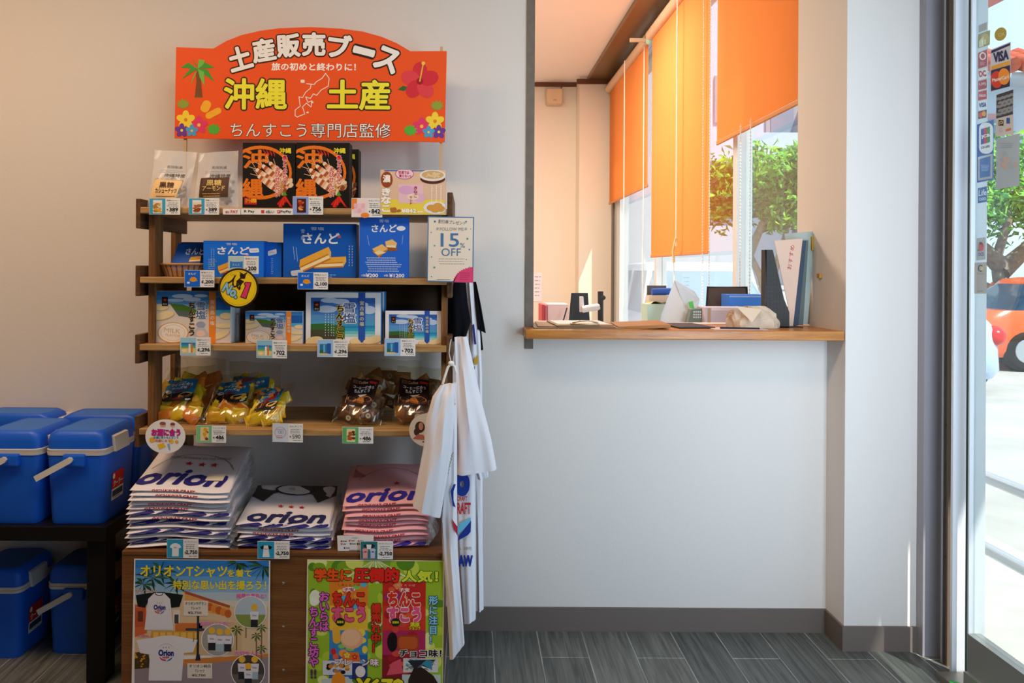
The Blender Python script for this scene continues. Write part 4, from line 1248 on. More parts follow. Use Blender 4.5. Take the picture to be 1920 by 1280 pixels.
card(481, 637, 538, 671, '702', 'sea and orange 702 yen card below the small milk box', sea_small(True), '8FC4DC', rot=1)
card(595, 636, 652, 669, '1,296', 'blue 1,296 yen card below the large white-framed sea box', sea_box, '9FC8EE', '雪塩ちんすこう')
card(721, 634, 779, 667, '702', 'blue 702 yen card below the small white-framed sea box', sea_box, '9FC8EE', '雪塩ちんすこう')

# ============================================================ fourth board: bags of wrapped biscuits
clear = film('clear_film', (0.97, 0.97, 0.90), 2.2, 0.12)
PKT = {}
def packet_mesh(key, c, c2=None):
    if key in PKT: return PKT[key]
    bm = MB()
    mm = mat('wrapper_' + key, c, rough=0.28, spec=0.6, coat=0.3)
    def fn(s):
        def g(u, v):
            a, b = u * 2 - 1, v * 2 - 1
            h = 0.0055 * (max(0, 1 - abs(a) ** 3) ** 0.8) * (max(0, 1 - b ** 4) ** 0.5)
            return Vector((a * 0.025, -s * h + 0.0008 * math.sin(14 * a + 3 * b), b * 0.017))
        return g
    bm.surf(fn(1), 10, 6, mm); bm.surf(fn(-1), 10, 6, mm)
    for sx in (-1, 1): bm.add([(sx * 0.0245, 0, -0.016), (sx * 0.0245, 0, 0.016), (sx * 0.030, 0.002, 0.017), (sx * 0.030, -0.002, -0.017)], [(0, 1, 2, 3)], mm)
    if c2:
        f = Face(bm, lambda x, y, l: Vector((x * 0.001, -0.0058 - l * 0.0002, y * 0.001)))
        f.ell(8, 0, 9, 9, c2, 0, 14); f.ell(8, 0, 6, 6, 'D9C49A', 0.5, 14); f.ell(8, 0, 2.5, 2.5, '6A4A2A', 1, 10)
    me = bpy.data.meshes.new('wrapped_biscuit')
    me.from_pydata(bm.v, [], bm.f)
    for x in bm.mats: me.materials.append(x)
    me.polygons.foreach_set('material_index', bm.mi); me.polygons.foreach_set('use_smooth', bm.sm); me.update()
    PKT[key] = me
    return me

def snackbag(label, c, Ds, th, kinds, npk, lab, labq, art, group, fill=(0.36, 0.90), seed=1):
    q = random.Random(seed)
    P = [S(x, y, d) for (x, y), d in zip(c, Ds)]
    for i in (2, 3): P[i].z = max(P[i].z, ZB[3] + 0.004)
    def pt(u, v, s):
        p = P[0].lerp(P[1], u).lerp(P[3].lerp(P[2], u), v)
        k = (math.sin(PI * min(1, max(0, u))) ** 0.5) * ((max(0.0, math.sin(PI * min(1, max(0, v)) ** 1.8))) ** 0.5)
        return p + Vector((0, -s * th * k + 0.003 * math.sin(17 * u + 11 * v + seed) * s, 0.002 * math.sin(13 * u + seed)))
    base = (P[2] + P[3]) / 2
    t = thing('biscuit_bag', label, 'snack bag', (base.x, base.y, ZB[3]), group)
    m = MB()
    m.surf(lambda u, v: pt(u, v, 1), 16, 18, clear); m.surf(lambda u, v: pt(u, v, -0.5), 16, 18, clear)
    for v0 in (0.02, 0.06):
        pass
    m.build('bag', t)
    cols = 3
    for i in range(npk):
        u = 0.16 + 0.68 * ((i % cols) + 0.5) / cols + q.uniform(-0.06, 0.06)
        rows = (npk + cols - 1) // cols
        v = fill[0] + (fill[1] - fill[0]) * ((i // cols) + 0.5) / rows
        o = bpy.data.objects.new('wrapped_biscuit', packet_mesh(*kinds[q.randrange(len(kinds))]))
        COL.objects.link(o)
        o.parent = t
        p = pt(u, v, q.uniform(-0.3, -0.02) if art and v < labq[2][1] + 0.05 and labq[0][0] - 0.1 < u < labq[1][0] + 0.1 else q.uniform(0.0, 0.42))
        o.location = p - ORG[t.name]
        o.rotation_euler = (q.uniform(-0.25, 0.1), q.uniform(-0.7, 0.7), q.uniform(-0.25, 0.25))
        k_ = q.uniform(0.9, 1.08)
        o.scale = (k_, 1, k_)
    if art:
        m = MB()
        A = Vector((labq[0][0], labq[0][1])); B = Vector((labq[1][0], labq[1][1])); D_ = Vector((labq[3][0], labq[3][1])); C_ = Vector((labq[2][0], labq[2][1]))
        def fn(x, y, l):
            uu = A.lerp(B, x / 100).lerp(D_.lerp(C_, x / 100), y / 100)
            return pt(uu.x, uu.y, 1) + Vector((0, -0.0012 - l * 0.0003, 0))
        f = Face(m, fn)
        for i in range(8):
            for j in range(8): f.rect(i * 12.5, j * 12.5, i * 12.5 + 12.5, j * 12.5 + 12.5, lab(i, j), 0)
        art(f)
        m.build('label', t)
    return t
def wine_art(f):
    f.rect(26, 10, 80, 50, 'A82430', 0.6); f.bars(40, 12, 66, 1, 5, 'E8C8B0', 1, 3)
    f.text('ワインに合う', 52, 24, 70, 13, 'F2E8DC', 2, 0.03, 0); f.text('チーズ味', 48, 40, 48, 12, 'F2E8DC', 2, 0.03)
    f.rect(36, 50, 66, 92, '8A1E2C', 0.7)
    f.poly([(4, 78), (16, 58), (30, 66), (30, 88), (4, 88)], 'F0962E', 1); f.ell(15, 56, 12, 8, 'E6DCD4', 1.1)
    f.ell(74, 72, 24, 11, 'F2A83A', 1, 16, 24); f.ell(74, 70, 20, 8, 'F8C060', 1.3, 16, 24); f.text('SP', 88, 92, 14, 8, 'F4F4F4', 2, 0.03)
lab_w = lambda i, j: '1F7098' if j < 5 else '1A1416'
YK = [('yellow', 'F2CE1E'), ('orange', 'F28A22'), ('yellow', 'F2CE1E'), ('gold', 'E6B022')]
BK = [('brown', '9A6A34', 'A9BCC4'), ('tan', 'B98344'), ('umber', '6A4222', 'C9CED0'), ('caramel', '8A5526')]
LQ = [(0.24, 0.30), (0.82, 0.30), (0.80, 0.62), (0.20, 0.62)]
WG, CG = 'wine and cheese biscuit bags', 'coffee biscuit bags'
snackbag('wine and cheese biscuit bag at the left end of the fourth board', [(312, 690), (404, 684), (382, 800), (280, 800)], (2.30, 2.30, 2.16, 2.16), 0.038, YK, 21, lab_w, [(0.16, 0.22), (0.76, 0.22), (0.74, 0.58), (0.16, 0.58)], wine_art, WG, (0.28, 0.90), 1)
snackbag('wine and cheese biscuit bag in the middle of its group, label facing front', [(412, 702), (486, 698), (476, 805), (378, 803)], (2.30, 2.30, 2.165, 2.165), 0.038, YK, 21, lab_w, [(0.14, 0.16), (0.86, 0.16), (0.84, 0.54), (0.10, 0.54)], wine_art, WG, (0.30, 0.90), 2)
snackbag('wine and cheese biscuit bag slumped to the right of its group', [(486, 728), (556, 716), (520, 802), (462, 802)], (2.22, 2.24, 2.145, 2.15), 0.032, YK, 18, lab_w, [(0.10, 0.04), (0.74, 0.10), (0.74, 0.56), (0.12, 0.58)], wine_art, WG, (0.25, 0.90), 3)
snackbag('wine and cheese biscuit bag half hidden behind the middle one', [(430, 676), (528, 680), (525, 790), (430, 790)], (2.38, 2.38, 2.30, 2.30), 0.03, YK, 12, lab_w, [(0.1, 0.28), (0.8, 0.28), (0.8, 0.62), (0.1, 0.62)], wine_art, WG, (0.3, 0.90), 4)
snackbag('wine and cheese biscuit bag standing at the back left in shadow', [(330, 668), (425, 672), (420, 788), (335, 788)], (2.42, 2.42, 2.37, 2.37), 0.026, YK, 9, None, None, None, WG, (0.3, 0.90), 5)
def coffee_art(f):
    f.rect(8, 6, 26, 20, '6A4226', 0.6); f.text('Coffee', 46, 12, 34, 10, 'D9A878', 2, 0.03); f.rrect(68, 8, 96, 16, 3, 'D8281E', 1)
    f.rect(28, 19, 94, 21, 'B9A898', 1)
    f.text('コーヒーに合う', 52, 32, 74, 11, 'F2E8DC', 2, 0.04); f.text('ちんすこう', 50, 46, 54, 12, 'F2E8DC', 2, 0.04)
    f.poly([(2, 68), (40, 60), (70, 60), (98, 78), (98, 99), (2, 99)], 'EFE6DA', 0.7); f.poly([(4, 84), (30, 80), (60, 90), (94, 96), (94, 99), (4, 99)], '5A2A1C', 0.8)
    f.ell(22, 80, 18, 9, 'B4662A', 1); f.ell(22, 78, 16, 7, 'D08A44', 1.2); f.ell(66, 80, 28, 15, 'A85A22', 1.3); f.ell(66, 77, 26, 12, 'CC7E36', 1.6)
    for i in range(12): f.ell(50 + rng.random() * 34, 70 + rng.random() * 14, 2, 1.4, '6A3416', 2)
    for x, y in ((10, 58), (24, 62), (30, 56)): f.ell(x, y, 4, 2.6, '2A1610', 1.5)
lab_c = lambda i, j: '2A1414'
snackbag('coffee biscuit bag left of the other coffee bag on the fourth board', [(652, 684), (736, 690), (714, 803), (620, 803)], (2.28, 2.28, 2.16, 2.16), 0.038, BK, 21, lab_c, [(0.18, 0.20), (0.78, 0.22), (0.76, 0.64), (0.18, 0.62)], coffee_art, CG, (0.24, 0.90), 6)
snackbag('coffee biscuit bag beside the hanging white shirt, partly covered by it', [(746, 686), (830, 690), (828, 803), (734, 803)], (2.28, 2.28, 2.16, 2.16), 0.038, BK, 21, lab_c, [(0.08, 0.20), (0.72, 0.22), (0.74, 0.64), (0.08, 0.62)], coffee_art, CG, (0.24, 0.90), 7)
snackbag('coffee biscuit bag at the back, behind the two front coffee bags', [(670, 672), (790, 676), (790, 786), (680, 786)], (2.40, 2.40, 2.34, 2.34), 0.03, BK, 9, None, None, None, CG, (0.2, 0.90), 8)

def bag_art(cols_):
    def a(f):
        f.rect(14, 10, 42, 90, 'E8D8A0', 1.3)
        for i in range(10): f.ell(18 + rng.random() * 20, 22 + rng.random() * 60, 6, 8, cols_[i % 3], 1.6 + 0.05 * i, 8)
    return a
card(368, 797, 424, 829, '486', 'green and white 486 yen card below the wine and cheese bags', bag_art(('F0A022', '6A3A4A', 'E8C23A')), '7FC48C', 'ワインに合う', rot=2)
card(642, 800, 700, 831, '486', 'green and white 486 yen card below the coffee bags', bag_art(('A8642A', '5A3A22', 'C8482A')), '5FB46C', 'コーヒーに合う')
def ring_art(f):
    f.ring(26, 50, 18, 30, 1.5, 'C87A8A', 1.5, 24); f.text('CHINSUKO', 26, 34, 26, 7, 'C87A8A', 2); f.ring(24, 48, 5, 7, 1.2, '7A8AA0', 2, 14); f.ring(31, 48, 5, 7, 1.2, '7A8AA0', 2, 14); f.bars(12, 66, 40, 2, 8, 'C87A8A', 2, 3)
card(511, 793, 568, 828, '590', 'pale grey and white 590 yen card on the empty stretch of fourth board', ring_art, 'D2DBE6', 'ちんすこう', rot=3, thin=True)

def round_pop(px, py, rx, ry, D, label, art):
    m = MB()
    c = S(px, py, D)
    m.prism([c + Vector((rx * D / F * math.cos(2 * PI * i / 40), 0, ry * D / F * math.sin(2 * PI * i / 40))) for i in range(40)], (0, 0.0012, 0), ink('F2F0EE'))
    f = Face(m, None, px, py, D - 0.0001)
    art(f)
    return m.build('round_label', label=label, cat='label')
def drink(f):
    f.crop(250, 640, 0.17735)
    f.ell(312, 880, 32, 28, 'E8A8A0', 1); f.ell(310, 866, 34, 18, '9A5A4A', 1.2); f.ell(414, 884, 26, 26, 'E8B8A8', 1); f.ell(416, 872, 26, 16, '8A4A3A', 1.2)
    f.text('お酒に合う', 345, 960, 300, 70, 'D8289A', 3, 0.05, 0, ('6A1450', 0.02)); f.text('お酒に合うちんすこう', 345, 1015, 260, 28, '1F7AA8', 3, 0.03)
    f.text('泡盛に合う', 310, 1048, 160, 26, 'E0563A', 3, 0.02)
    for x, y, r_, c in ((200, 1040, 30, 'F2B42C'), (405, 1055, 24, 'F2C82C'), (460, 1060, 20, 'F2A83A')): f.ell(x, y, r_, r_ * 0.9, c, 2)
    f.poly([(255, 1090), (320, 1070), (345, 1110), (275, 1140)], 'F2C02C', 2); f.poly([(358, 1085), (385, 1075), (392, 1145), (380, 1150)], '8FB4D8', 2)
round_pop(310, 818, 37.5, 32, 2.098, 'round white label about matching drinks at the left end of fourth board', drink)
def lady(f):
    f.crop(560, 640, 0.17735)
    f.ell(1282, 905, 52, 60, '4A3A36', 1); f.ell(1248, 955, 30, 40, '4A3A36', 1.1); f.ell(1292, 895, 24, 42, 'D99A86', 1.5); f.poly([(1205, 1030), (1260, 980), (1320, 985), (1340, 1040)], 'C9776A', 1.3); f.ell(1318, 1060, 8, 8, '3A3A3A', 1.5)
round_pop(800, 806, 33, 31, 2.098, 'round white label with a woman in profile behind the hanging shirt', lady)

# ============================================================ folded shirts on the cabinet
shirt_mats = {'white': mat('white_cotton', 'E6E3EA', rough=0.85, spec=0.15, coat=0.12), 'pink': mat('pink_cotton', 'EFB6BE', rough=0.85, spec=0.15, coat=0.12), 'grey': mat('charcoal_cotton', '4A443F', rough=0.85, spec=0.1)}
NAVY, RED = '28247A', 'C22A36'
sleeve = film('loose_polybag', (0.93, 0.93, 0.94), 1.0, 0.10, cloud=0.10)
def folded(kind, label, group, x0, x1, yf, yb, z, t, slope, seed, front, top=None, lift=0.0, sag=0.0):
    q = random.Random(seed)
    cx, w_ = (x0 + x1) / 2, x1 - x0
    ph = (seed // 100) * 1.7 + (seed % 100) * 0.12
    def mid(u, v):
        return z + t / 2 + slope * (v + 1) / 2 * (yb - yf) + lift * 0.5 * (v + 1) ** 2 * 0.25 + 0.0022 * math.sin(2.3 * u + ph) + 0.0012 * math.sin(5 * u - ph + 2 * v) - sag * u * u
    def pt(u, v, s):
        h = t * 0.5 * (max(0, 1 - abs(u) ** 7) ** 0.5) * (max(0, 1 - abs(v) ** 14) ** 0.5)
        yy = yf + (v + 1) / 2 * (yb - yf) + 0.004 * math.sin(3 * u + ph) * (v < 0)
        return Vector((cx + u * w_ / 2 - 0.02 * (v + 1) / 2, yy, mid(u, v) + s * h))
    mm = shirt_mats['white' if kind == 'raglan' else kind]
    m = MB()
    us = lambda a: math.copysign(1 - (1 - abs(2 * a - 1)) ** 1.8, 2 * a - 1)
    g = lambda s: (lambda a, b: pt(us(a), us(b), s))
    m.surf(g(1), 22, 18, mm); m.surf(g(-1), 22, 18, mm)
    def ff(x, y, l):
        u = min(0.97, max(-0.97, x / 50 - 1)); fr = min(0.94, max(-0.94, 1 - y / 50))
        v = -(1 - (abs(fr) ** 2)) ** (1 / 14.0)
        p = pt(u, v, 1 if fr >= 0 else -1)
        return p + Vector((0, -0.0007 - l * 0.0003, 0.0007 * fr))
    f = Face(m, ff)
    front(f, q)
    if top:
        ft = Face(m, lambda x, y, l: pt(x / 50 - 1, y / 50 - 1, 1) * 1.0 + Vector((0, -0.0006, 0.0014 + l * 0.0004)))
        # y counts from the back (0) to the front (100)
        ft.fn = (lambda base: (lambda x, y, l: base(x, 100 - y, l)))(ft.fn)
        top(ft)
    o = m.build('folded_shirt', label=label, cat='folded t-shirt', group=group)
    m = MB()
    def fl(a, b):
        e = pt(0.96, 2 * b - 1, 1)
        d = a * (0.020 + 0.012 * math.sin(7 * b + ph))
        return e + Vector((d, 0.004 * math.sin(9 * a + ph), -0.25 * d + 0.004 * math.sin(8 * b + 5 * a + ph)))
    m.surf(fl, 4, 14, sleeve)
    m.build('plastic_sleeve', o)
    return o
def red_line(f, q):
    x = 44 + q.uniform(-6, 6)
    f.text("OKINAWA'S CRAFT", x, 46, 44, 42, RED, 1, 0.03)
def strokes(f, q):
    f.text('orion', 50 + q.uniform(-4, 4), 45, 92, 130, NAVY, 1, 0.05, 0, None, 0.25)
def strokes2(f, q):
    for x in (12, 33, 50, 66, 80): f.poly([(x, 8), (x + 9, 8), (x + 5, 92), (x - 5, 92)], NAVY, 1)
    f.text("CRAFT", 62, 82, 14, 24, RED, 1.5, 0.02)
def top_print(f):
    f.text('orion', 47, 76, 88, 30, NAVY, 2, 0.035, 0, None, 0.22)
    for x in (43, 57, 70): f.star(x, 46, 5, 'C8202E', 2)
    f.ring(50, 80, 48, 56, 0.8, '8A8468', 1, 30, 25, 155)
    f.text('FROM OKINAWA TO THE WORLD', 52, 33, 66, 5, '8A7A78', 1)
    f.rect(70, 66, 88, 80, 'E9E2CC', 3); f.bars(72, 75, 86, 1, 4, '4A4A4A', 3.4, 3)
WS, RS, PS = 'white folded shirts', 'raglan folded shirts', 'pink folded shirts'
ORDN = ('', 'second', 'third', 'fourth', 'fifth', 'sixth', 'seventh', 'eighth', 'ninth', 'tenth', 'eleventh', 'twelfth')
n = 13
for i in range(n):
    j = rng.uniform(-0.006, 0.006)
    lab = 'topmost white folded shirt with big navy lettering, beside the coolers' if i == n - 1 else ('lowest white folded shirt, flat on the cabinet top by its left edge' if i == 0 else 'white folded shirt, %s from the top of the tall pile beside the coolers' % ORDN[n - 1 - i])
    folded('white', lab, WS, -0.988 + j + 0.008 * (i > 8), -0.690 + j + 0.006 * math.sin(i * 2.1), 2.083 + 0.004 * math.sin(i * 1.7), 2.37, ZCAB + 0.001 + i * 0.0132, 0.0128, 0.020 * i / 1.0 * 0.75, 100 + i,
           red_line if i in (6, 8, 9, 11, 12) else (strokes if i % 2 else strokes2), top_print if i == n - 1 else None, 0.02 if i == n - 1 else 0)
def raglan_top(f):
    f.poly([(2, 2), (98, 2), (99, 28), (80, 46), (72, 26), (58, 18), (40, 18), (26, 26), (18, 46), (1, 30)], '453F3B', 1)
    f.ell(49, 14, 22, 13, 'E2DFDC', 1.5); f.ring(49, 14, 22, 13, 3, '37322F', 2, 26); f.ell(49, 12, 9, 4, 'B9B4AE', 2.2)
    f.text('orion', 52, 82, 82, 24, '2A2C5E', 2, 0.035, 0, None, 0.22)
    for x in (40, 52, 64): f.star(x, 57, 4, 'C8303A', 2)
n = 6
for i in range(n):
    j = rng.uniform(-0.006, 0.006)
    lab = 'topmost raglan folded shirt with charcoal collar, between white and pink piles' if i == n - 1 else ('raglan folded shirt at the bottom of the low middle pile' if i == 0 else 'raglan folded shirt, %s from the top of the low middle pile' % ORDN[n - 1 - i])
    folded('raglan', lab, RS, -0.668 + j, -0.396 + j, 2.085 + 0.004 * math.sin(i * 2.2), 2.36, ZCAB + 0.001 + i * 0.0122, 0.0118, 0.019 * i, 200 + i, red_line if i in (3, 4) else strokes, raglan_top if i == n - 1 else None, 0.012 if i == n - 1 else 0)
def pink_top(f):
    f.poly([(8, 1), (92, 1), (94, 34), (6, 34)], 'B9706E', 0.5)
    f.ring(56, 60, 46, 44, 0.8, '8A7468', 1, 30, 25, 155); f.star(62, 56, 5, 'C8202E', 2)
    f.text('orion', 50, 82, 90, 28, '342A9C', 2, 0.035, 0, None, 0.22)
def pink_low(f, q):
    f.text('orion', 56, 40, 80, 120, '342A9C', 1, 0.05, 0, None, 0.25)
n = 9
for i in range(n):
    j = rng.uniform(-0.007, 0.007)
    lab = 'topmost pink folded shirt with navy lettering, under the hanging shirt' if i == n - 1 else ('lowest pink folded shirt with a price sticker, flat on the cabinet' if i == 0 else 'pink folded shirt, %s from the top of the pink pile' % ORDN[n - 1 - i])
    folded('pink', lab, PS, -0.362 + j, -0.112 + j, 2.10 + 0.004 * math.sin(i * 1.9), 2.37, ZCAB + 0.001 + i * 0.0150, 0.0142, 0.013 * i, 300 + i, red_line if i else pink_low, pink_top if i == n - 1 else None, 0.03 if i == n - 1 else 0, 0.006 if i > 4 else 0.0)

def tee_art(kind):
    def a(f):
        body = [(13, 30), (22, 22), (32, 22), (42, 30), (46, 44), (38, 48), (38, 90), (17, 90), (17, 48), (9, 44)]
        if kind == 'pair':
            f.poly([(8, 26), (20, 14), (36, 14), (46, 26), (36, 40), (18, 40)], '1E2A2C', 1.4); f.poly([(18, 18), (34, 18), (32, 44), (20, 44)], 'F0EEF2', 1.6)
            for x, c in ((5, 'F0A098'), (28, 'C4C8E0')): f.poly([(x, 48), (x + 5, 40), (x + 14, 40), (x + 20, 48), (x + 17, 56), (x + 17, 94), (x + 3, 94), (x + 3, 56)], c, 1.8); f.rect(x + 6, 56, x + 14, 62, '3A3A7A', 2)
        else:
            if kind == 'raglan':
                f.poly([(8, 32), (20, 22), (32, 22), (46, 32), (42, 46), (12, 46)], '14201E', 1.4); f.poly([(20, 24), (33, 24), (38, 90), (16, 90)], 'EDEEF0', 1.6)
            else: f.poly(body, 'EDEEF0', 1.5)
            f.text('Orion', 27, 44, 10, 6, '3A3A8A', 2, 0.02)
    return a
card(313, 1010, 372, 1046, '2,750', 'blue card with white shirt and price 2,750, below the white pile', tee_art('tee'), '2A9CC8', 'オリオンTシャツ', D=2.064)
card(483, 1014, 543, 1047, '2,750', 'blue card with raglan shirt and price 2,750, below the middle pile', tee_art('raglan'), '2A9CC8', 'オリオンTシャツ', D=2.064)
card(676, 1014, 737, 1048, '2,750', 'teal card with three shirts and price 2,750, below the pink pile', tee_art('pair'), '2C7A84', 'オリオンTシャツ', D=2.062)
m = MB()
f = Face(m, None, 632, 1003, 2.072); f.crop(520, 850, 0.17735)
m.prism([f.at(632, 868, 0), f.at(1018, 862, 0), f.at(1015, 1030, 0), f.at(640, 1030, 0)], (0, 0.001, 0.0), ink('EDE9E6'))
f.text('お支払い', 822, 888, 70, 18, '8A8486', 2)
for i, (x, y) in enumerate(((680, 925), (765, 920), (860, 920), (680, 955), (775, 952), (850, 952), (712, 997))):
    f.rect(x - 8, y - 9, x + 8, y + 9, ('C8284A', 'D8483A', 'E0A090', 'E05A5A', '6A6A6A', '3A3A3A', '3A3A8A')[i], 1.5); f.bars(x + 12, y - 5, x + 62, 1, 14, '5A5456', 1.5, 10)
f.bars(760, 1016, 880, 1, 12, '4A4446', 1.5, 9)
m.build('payment_notice', label='small white payment notice propped against the pink shirts', cat='notice')

# ============================================================ posters on the cabinet
m = MB()
f = Face(m, None, 249, 1048, 2.0655); f.crop(220, 1030, 0.1953)
m.prism([f.at(x, y, 0) for x, y in ((162, 88), (1468, 98), (1468, 1520), (140, 1520))], (0, 0.0008, 0), ink('F0EDE8'))
f.clip = (172, 98, 1456, 1510)
f.bands(140, 98, 1470, 560, ('2F7FD0', '4A92DA', '6AA6DE', '93BCDE', 'B9CCDA', 'DCD6C8'), 0.3)
f.poly([(140, 700), (660, 395), (1080, 530), (1200, 560), (1470, 540), (1470, 1010), (140, 1010)], 'E2C49C', 0.8)
f.poly([(650, 390), (1085, 530), (1080, 556), (650, 420)], 'B4563C', 1.0); f.poly([(650, 425), (1085, 556), (1090, 640), (650, 560)], 'E8A85A', 1.0)
for i in range(5): f.ell(890 + i * 44, 545 + i * 16, 34, 40, ('C8642A', 'E88A3A')[i % 2], 1.1 + 0.05 * i, 12)
f.poly([(140, 520), (280, 540), (290, 800), (140, 850)], 'D86A3A', 1.0); f.rect(165, 560, 270, 740, 'C85A32', 1.2); f.rect(200, 590, 250, 690, '6A3A2A', 1.3)
f.rect(540, 575, 605, 710, 'E8E0D4', 1.2); f.rect(552, 620, 592, 705, '4A4A48', 1.3); f.rect(560, 700, 820, 780, 'D8783A', 1.2); f.rect(660, 750, 840, 775, '3A4A5A', 1.3)
f.rect(330, 780, 800, 1000, 'D8A03A', 1.0)
for i in range(7): f.rect(350 + i * 66, 790, 400 + i * 66, 850, 'F0C05A', 1.2)
f.poly([(780, 660), (1200, 700), (1200, 1000), (780, 1000)], 'D9B98A', 1.1)
for x, y, r_ in ((1150, 760, 70), (1340, 820, 60), (1240, 640, 50), (1390, 740, 60), (1390, 940, 60)):
    for k in range(7):
        a = 2 * PI * k / 7
        f.poly([(x, y), (x + r_ * 0.6 * math.cos(a - 0.25), y - r_ * 0.5 * math.sin(a - 0.25)), (x + r_ * math.cos(a), y - r_ * 0.8 * math.sin(a) + 14), (x + r_ * 0.6 * math.cos(a + 0.25), y - r_ * 0.5 * math.sin(a + 0.25))], ('3A5A2A', '4F7A34')[k % 2], 1.5)
    f.rect(x - 6, y, x + 6, y + 200, '8A6A4A', 1.4)
for x, y, r_, L in ((330, 260, 0, 180), (420, 200, 0, 170), (250, 330, 0, 130), (1400, 150, 0, 190), (1150, 120, 0, 120), (560, 330, 0, 120)):
    for k in range(9):
        a = math.radians(200 + 40 * k if x < 800 else 150 + 24 * k)
        f.poly([(x, y), (x + L * 0.5 * math.cos(a) + 12, y - L * 0.4 * math.sin(a) - 10), (x + L * math.cos(a), y - L * 0.7 * math.sin(a) + 20), (x + L * 0.5 * math.cos(a) - 10, y - L * 0.4 * math.sin(a) + 12)], ('2A4A2A', '3A6432', '1E3A30')[k % 3], 1.2 + 0.02 * k)
f.rect(768, 600, 790, 1050, '2A3040', 1.8); f.poly([(755, 1060), (805, 1060), (798, 1000), (766, 1000)], '2A3040', 1.8)
f.poly([(140, 1150), (640, 1080), (1470, 1000), (1470, 1520), (140, 1520)], '9A8A92', 1.2); f.poly([(640, 1050), (1470, 990), (1470, 1020), (640, 1110)], 'D8843A', 1.3)
f.poly([(150, 990), (300, 970), (330, 1130), (150, 1150)], '4A3A1E', 1.4)
for i in range(16): f.ell(170 + rng.random() * 130, 1000 + rng.random() * 120, 12, 9, ('E0A03A', '6A4A22', 'C8842A')[i % 3], 1.6 + 0.02 * i, 8)
f.text('オリオンTシャツ', 640, 205, 830, 105, 'F2DE2E', 3, 0.03); f.text('を着て', 1175, 220, 230, 70, 'F2DE2E', 3, 0.03)
f.text('特別な思い出を撮ろう！', 985, 335, 890, 85, 'F2DE2E', 3, 0.03)
f.text('オシャレ！', 280, 395, 205, 40, 'F4B48A', 3, 0.03)
f.text('綺麗な景色と！', 1290, 435, 285, 42, 'EC6AB0', 3, 0.04, 0, ('FBE4F0', 0.03)); f.text('国際通りで友達と！', 948, 705, 290, 38, 'EC8AC0', 3, 0.03, 0, ('FBE4F0', 0.02)); f.text('大切な人と！', 1265, 985, 275, 40, 'EC6AB0', 3, 0.03, 0, ('FBE4F0', 0.02)); f.text('人気No.1', 265, 825, 130, 34, 'EC7A9A', 3, 0.02)
def orion_logo(cx, cy, k):
    for i in (-1, 0, 1): f.star(cx + i * 24 * k, cy - 60 * k, 7 * k, 'C8404A', 4)
    f.text('Orion', cx, cy - 12 * k, 130 * k, 52 * k, '1E2E86', 4, 0.05); f.text('BEER', cx, cy + 28 * k, 60 * k, 14 * k, 'D8384A', 4, 0.03)
    f.poly([(cx - 62 * k, cy + 20 * k), (cx - 30 * k, cy + 42 * k), (cx + 2 * k, cy + 48 * k), (cx - 4 * k, cy + 60 * k), (cx - 42 * k, cy + 50 * k)], 'D8384A', 4); f.poly([(cx + 58 * k, cy + 22 * k), (cx + 40 * k, cy + 50 * k), (cx + 2 * k, cy + 66 * k), (cx + 20 * k, cy + 48 * k)], '2A6AC0', 4)
f.poly([(180, 435), (360, 405), (450, 405), (635, 430), (600, 545), (520, 555), (500, 500), (300, 500), (270, 555), (200, 545)], '15201F', 2.5)
f.poly([(360, 412), (450, 412), (510, 470), (545, 768), (265, 768), (290, 560), (300, 470)], 'E6E3EA', 2.8); f.ring(405, 412, 38, 26, 7, '1A2422', 3.2, 14, 180, 360); orion_logo(410, 560, 0.85)
f.poly([(190, 868), (340, 845), (430, 825), (540, 820), (640, 838), (776, 862), (735, 980), (645, 990), (625, 1255), (308, 1255), (318, 1005), (225, 990)], 'E9E6EC', 2.8); orion_logo(475, 1000, 1.1); f.ring(475, 960, 75, 60, 4, 'D8C48A', 3.5, 16, 30, 150); f.line([(742, 848), (735, 880)], 6, '3A3A3A', 3)
for (a, b, c, d, l1, p1) in ((640, 485, 875, 630, 'オリオンラグラン', '¥2,750'), (680, 1085, 918, 1230, 'オリオン純白', '¥2,750')):
    f.rect(a, b, c, d, 'E9DFD2', 3); f.text(l1, (a + c) / 2, b + 26, (c - a) * 0.86, 32, '2A2420', 4, 0.01); f.text('Tシャツ', (a + c) / 2, b + 72, 90, 28, '2A2420', 4, 0.01); f.text(p1, (a + c) / 2 - 10, b + 116, 130, 26, '2A2420', 4, 0.01)
for cx, cy, r_, bg, ppl in ((1282, 590, 156, ('B9CBD8', '8A9A4A'), ((1320, 545),)), (968, 860, 158, ('A8A49C', '8C8478'), ((913, 770), (990, 780), (1066, 780))), (1262, 1160, 165, ('4A4440', '6A625A'), ((1205, 1045), (1325, 1045), (1265, 1110)))):
    f.ell(cx, cy, r_, r_, 'F4F2EE', 3, 36); f.ell(cx, cy, r_ - 8, r_ - 8, bg[0], 3.4, 36); f.ell(cx, cy, r_ - 8, r_ - 8, bg[1], 3.6, 30, 0, 190, 350)
    for i, (x, y) in enumerate(ppl):
        f.poly([(x - 42, y + 40), (x + 42, y + 40), (x + 36, y + 118), (x - 36, y + 118)], 'E8E4EC', 3.9); f.text('Orion', x, y + 78, 40, 16, '3A3A8A', 4.3, 0.02)
        f.rect(x - 34, y + 118, x + 34, y + 190, ('2A2A30', 'A8C0D0', '2A2C34')[i % 3], 3.9)
        f.ell(x, y, 32, 32, 'F2B83A', 4.2, 16)
m.build('poster', label='poster with two printed shirts and yellow lettering over a street scene', cat='poster', group='posters on the cabinet')

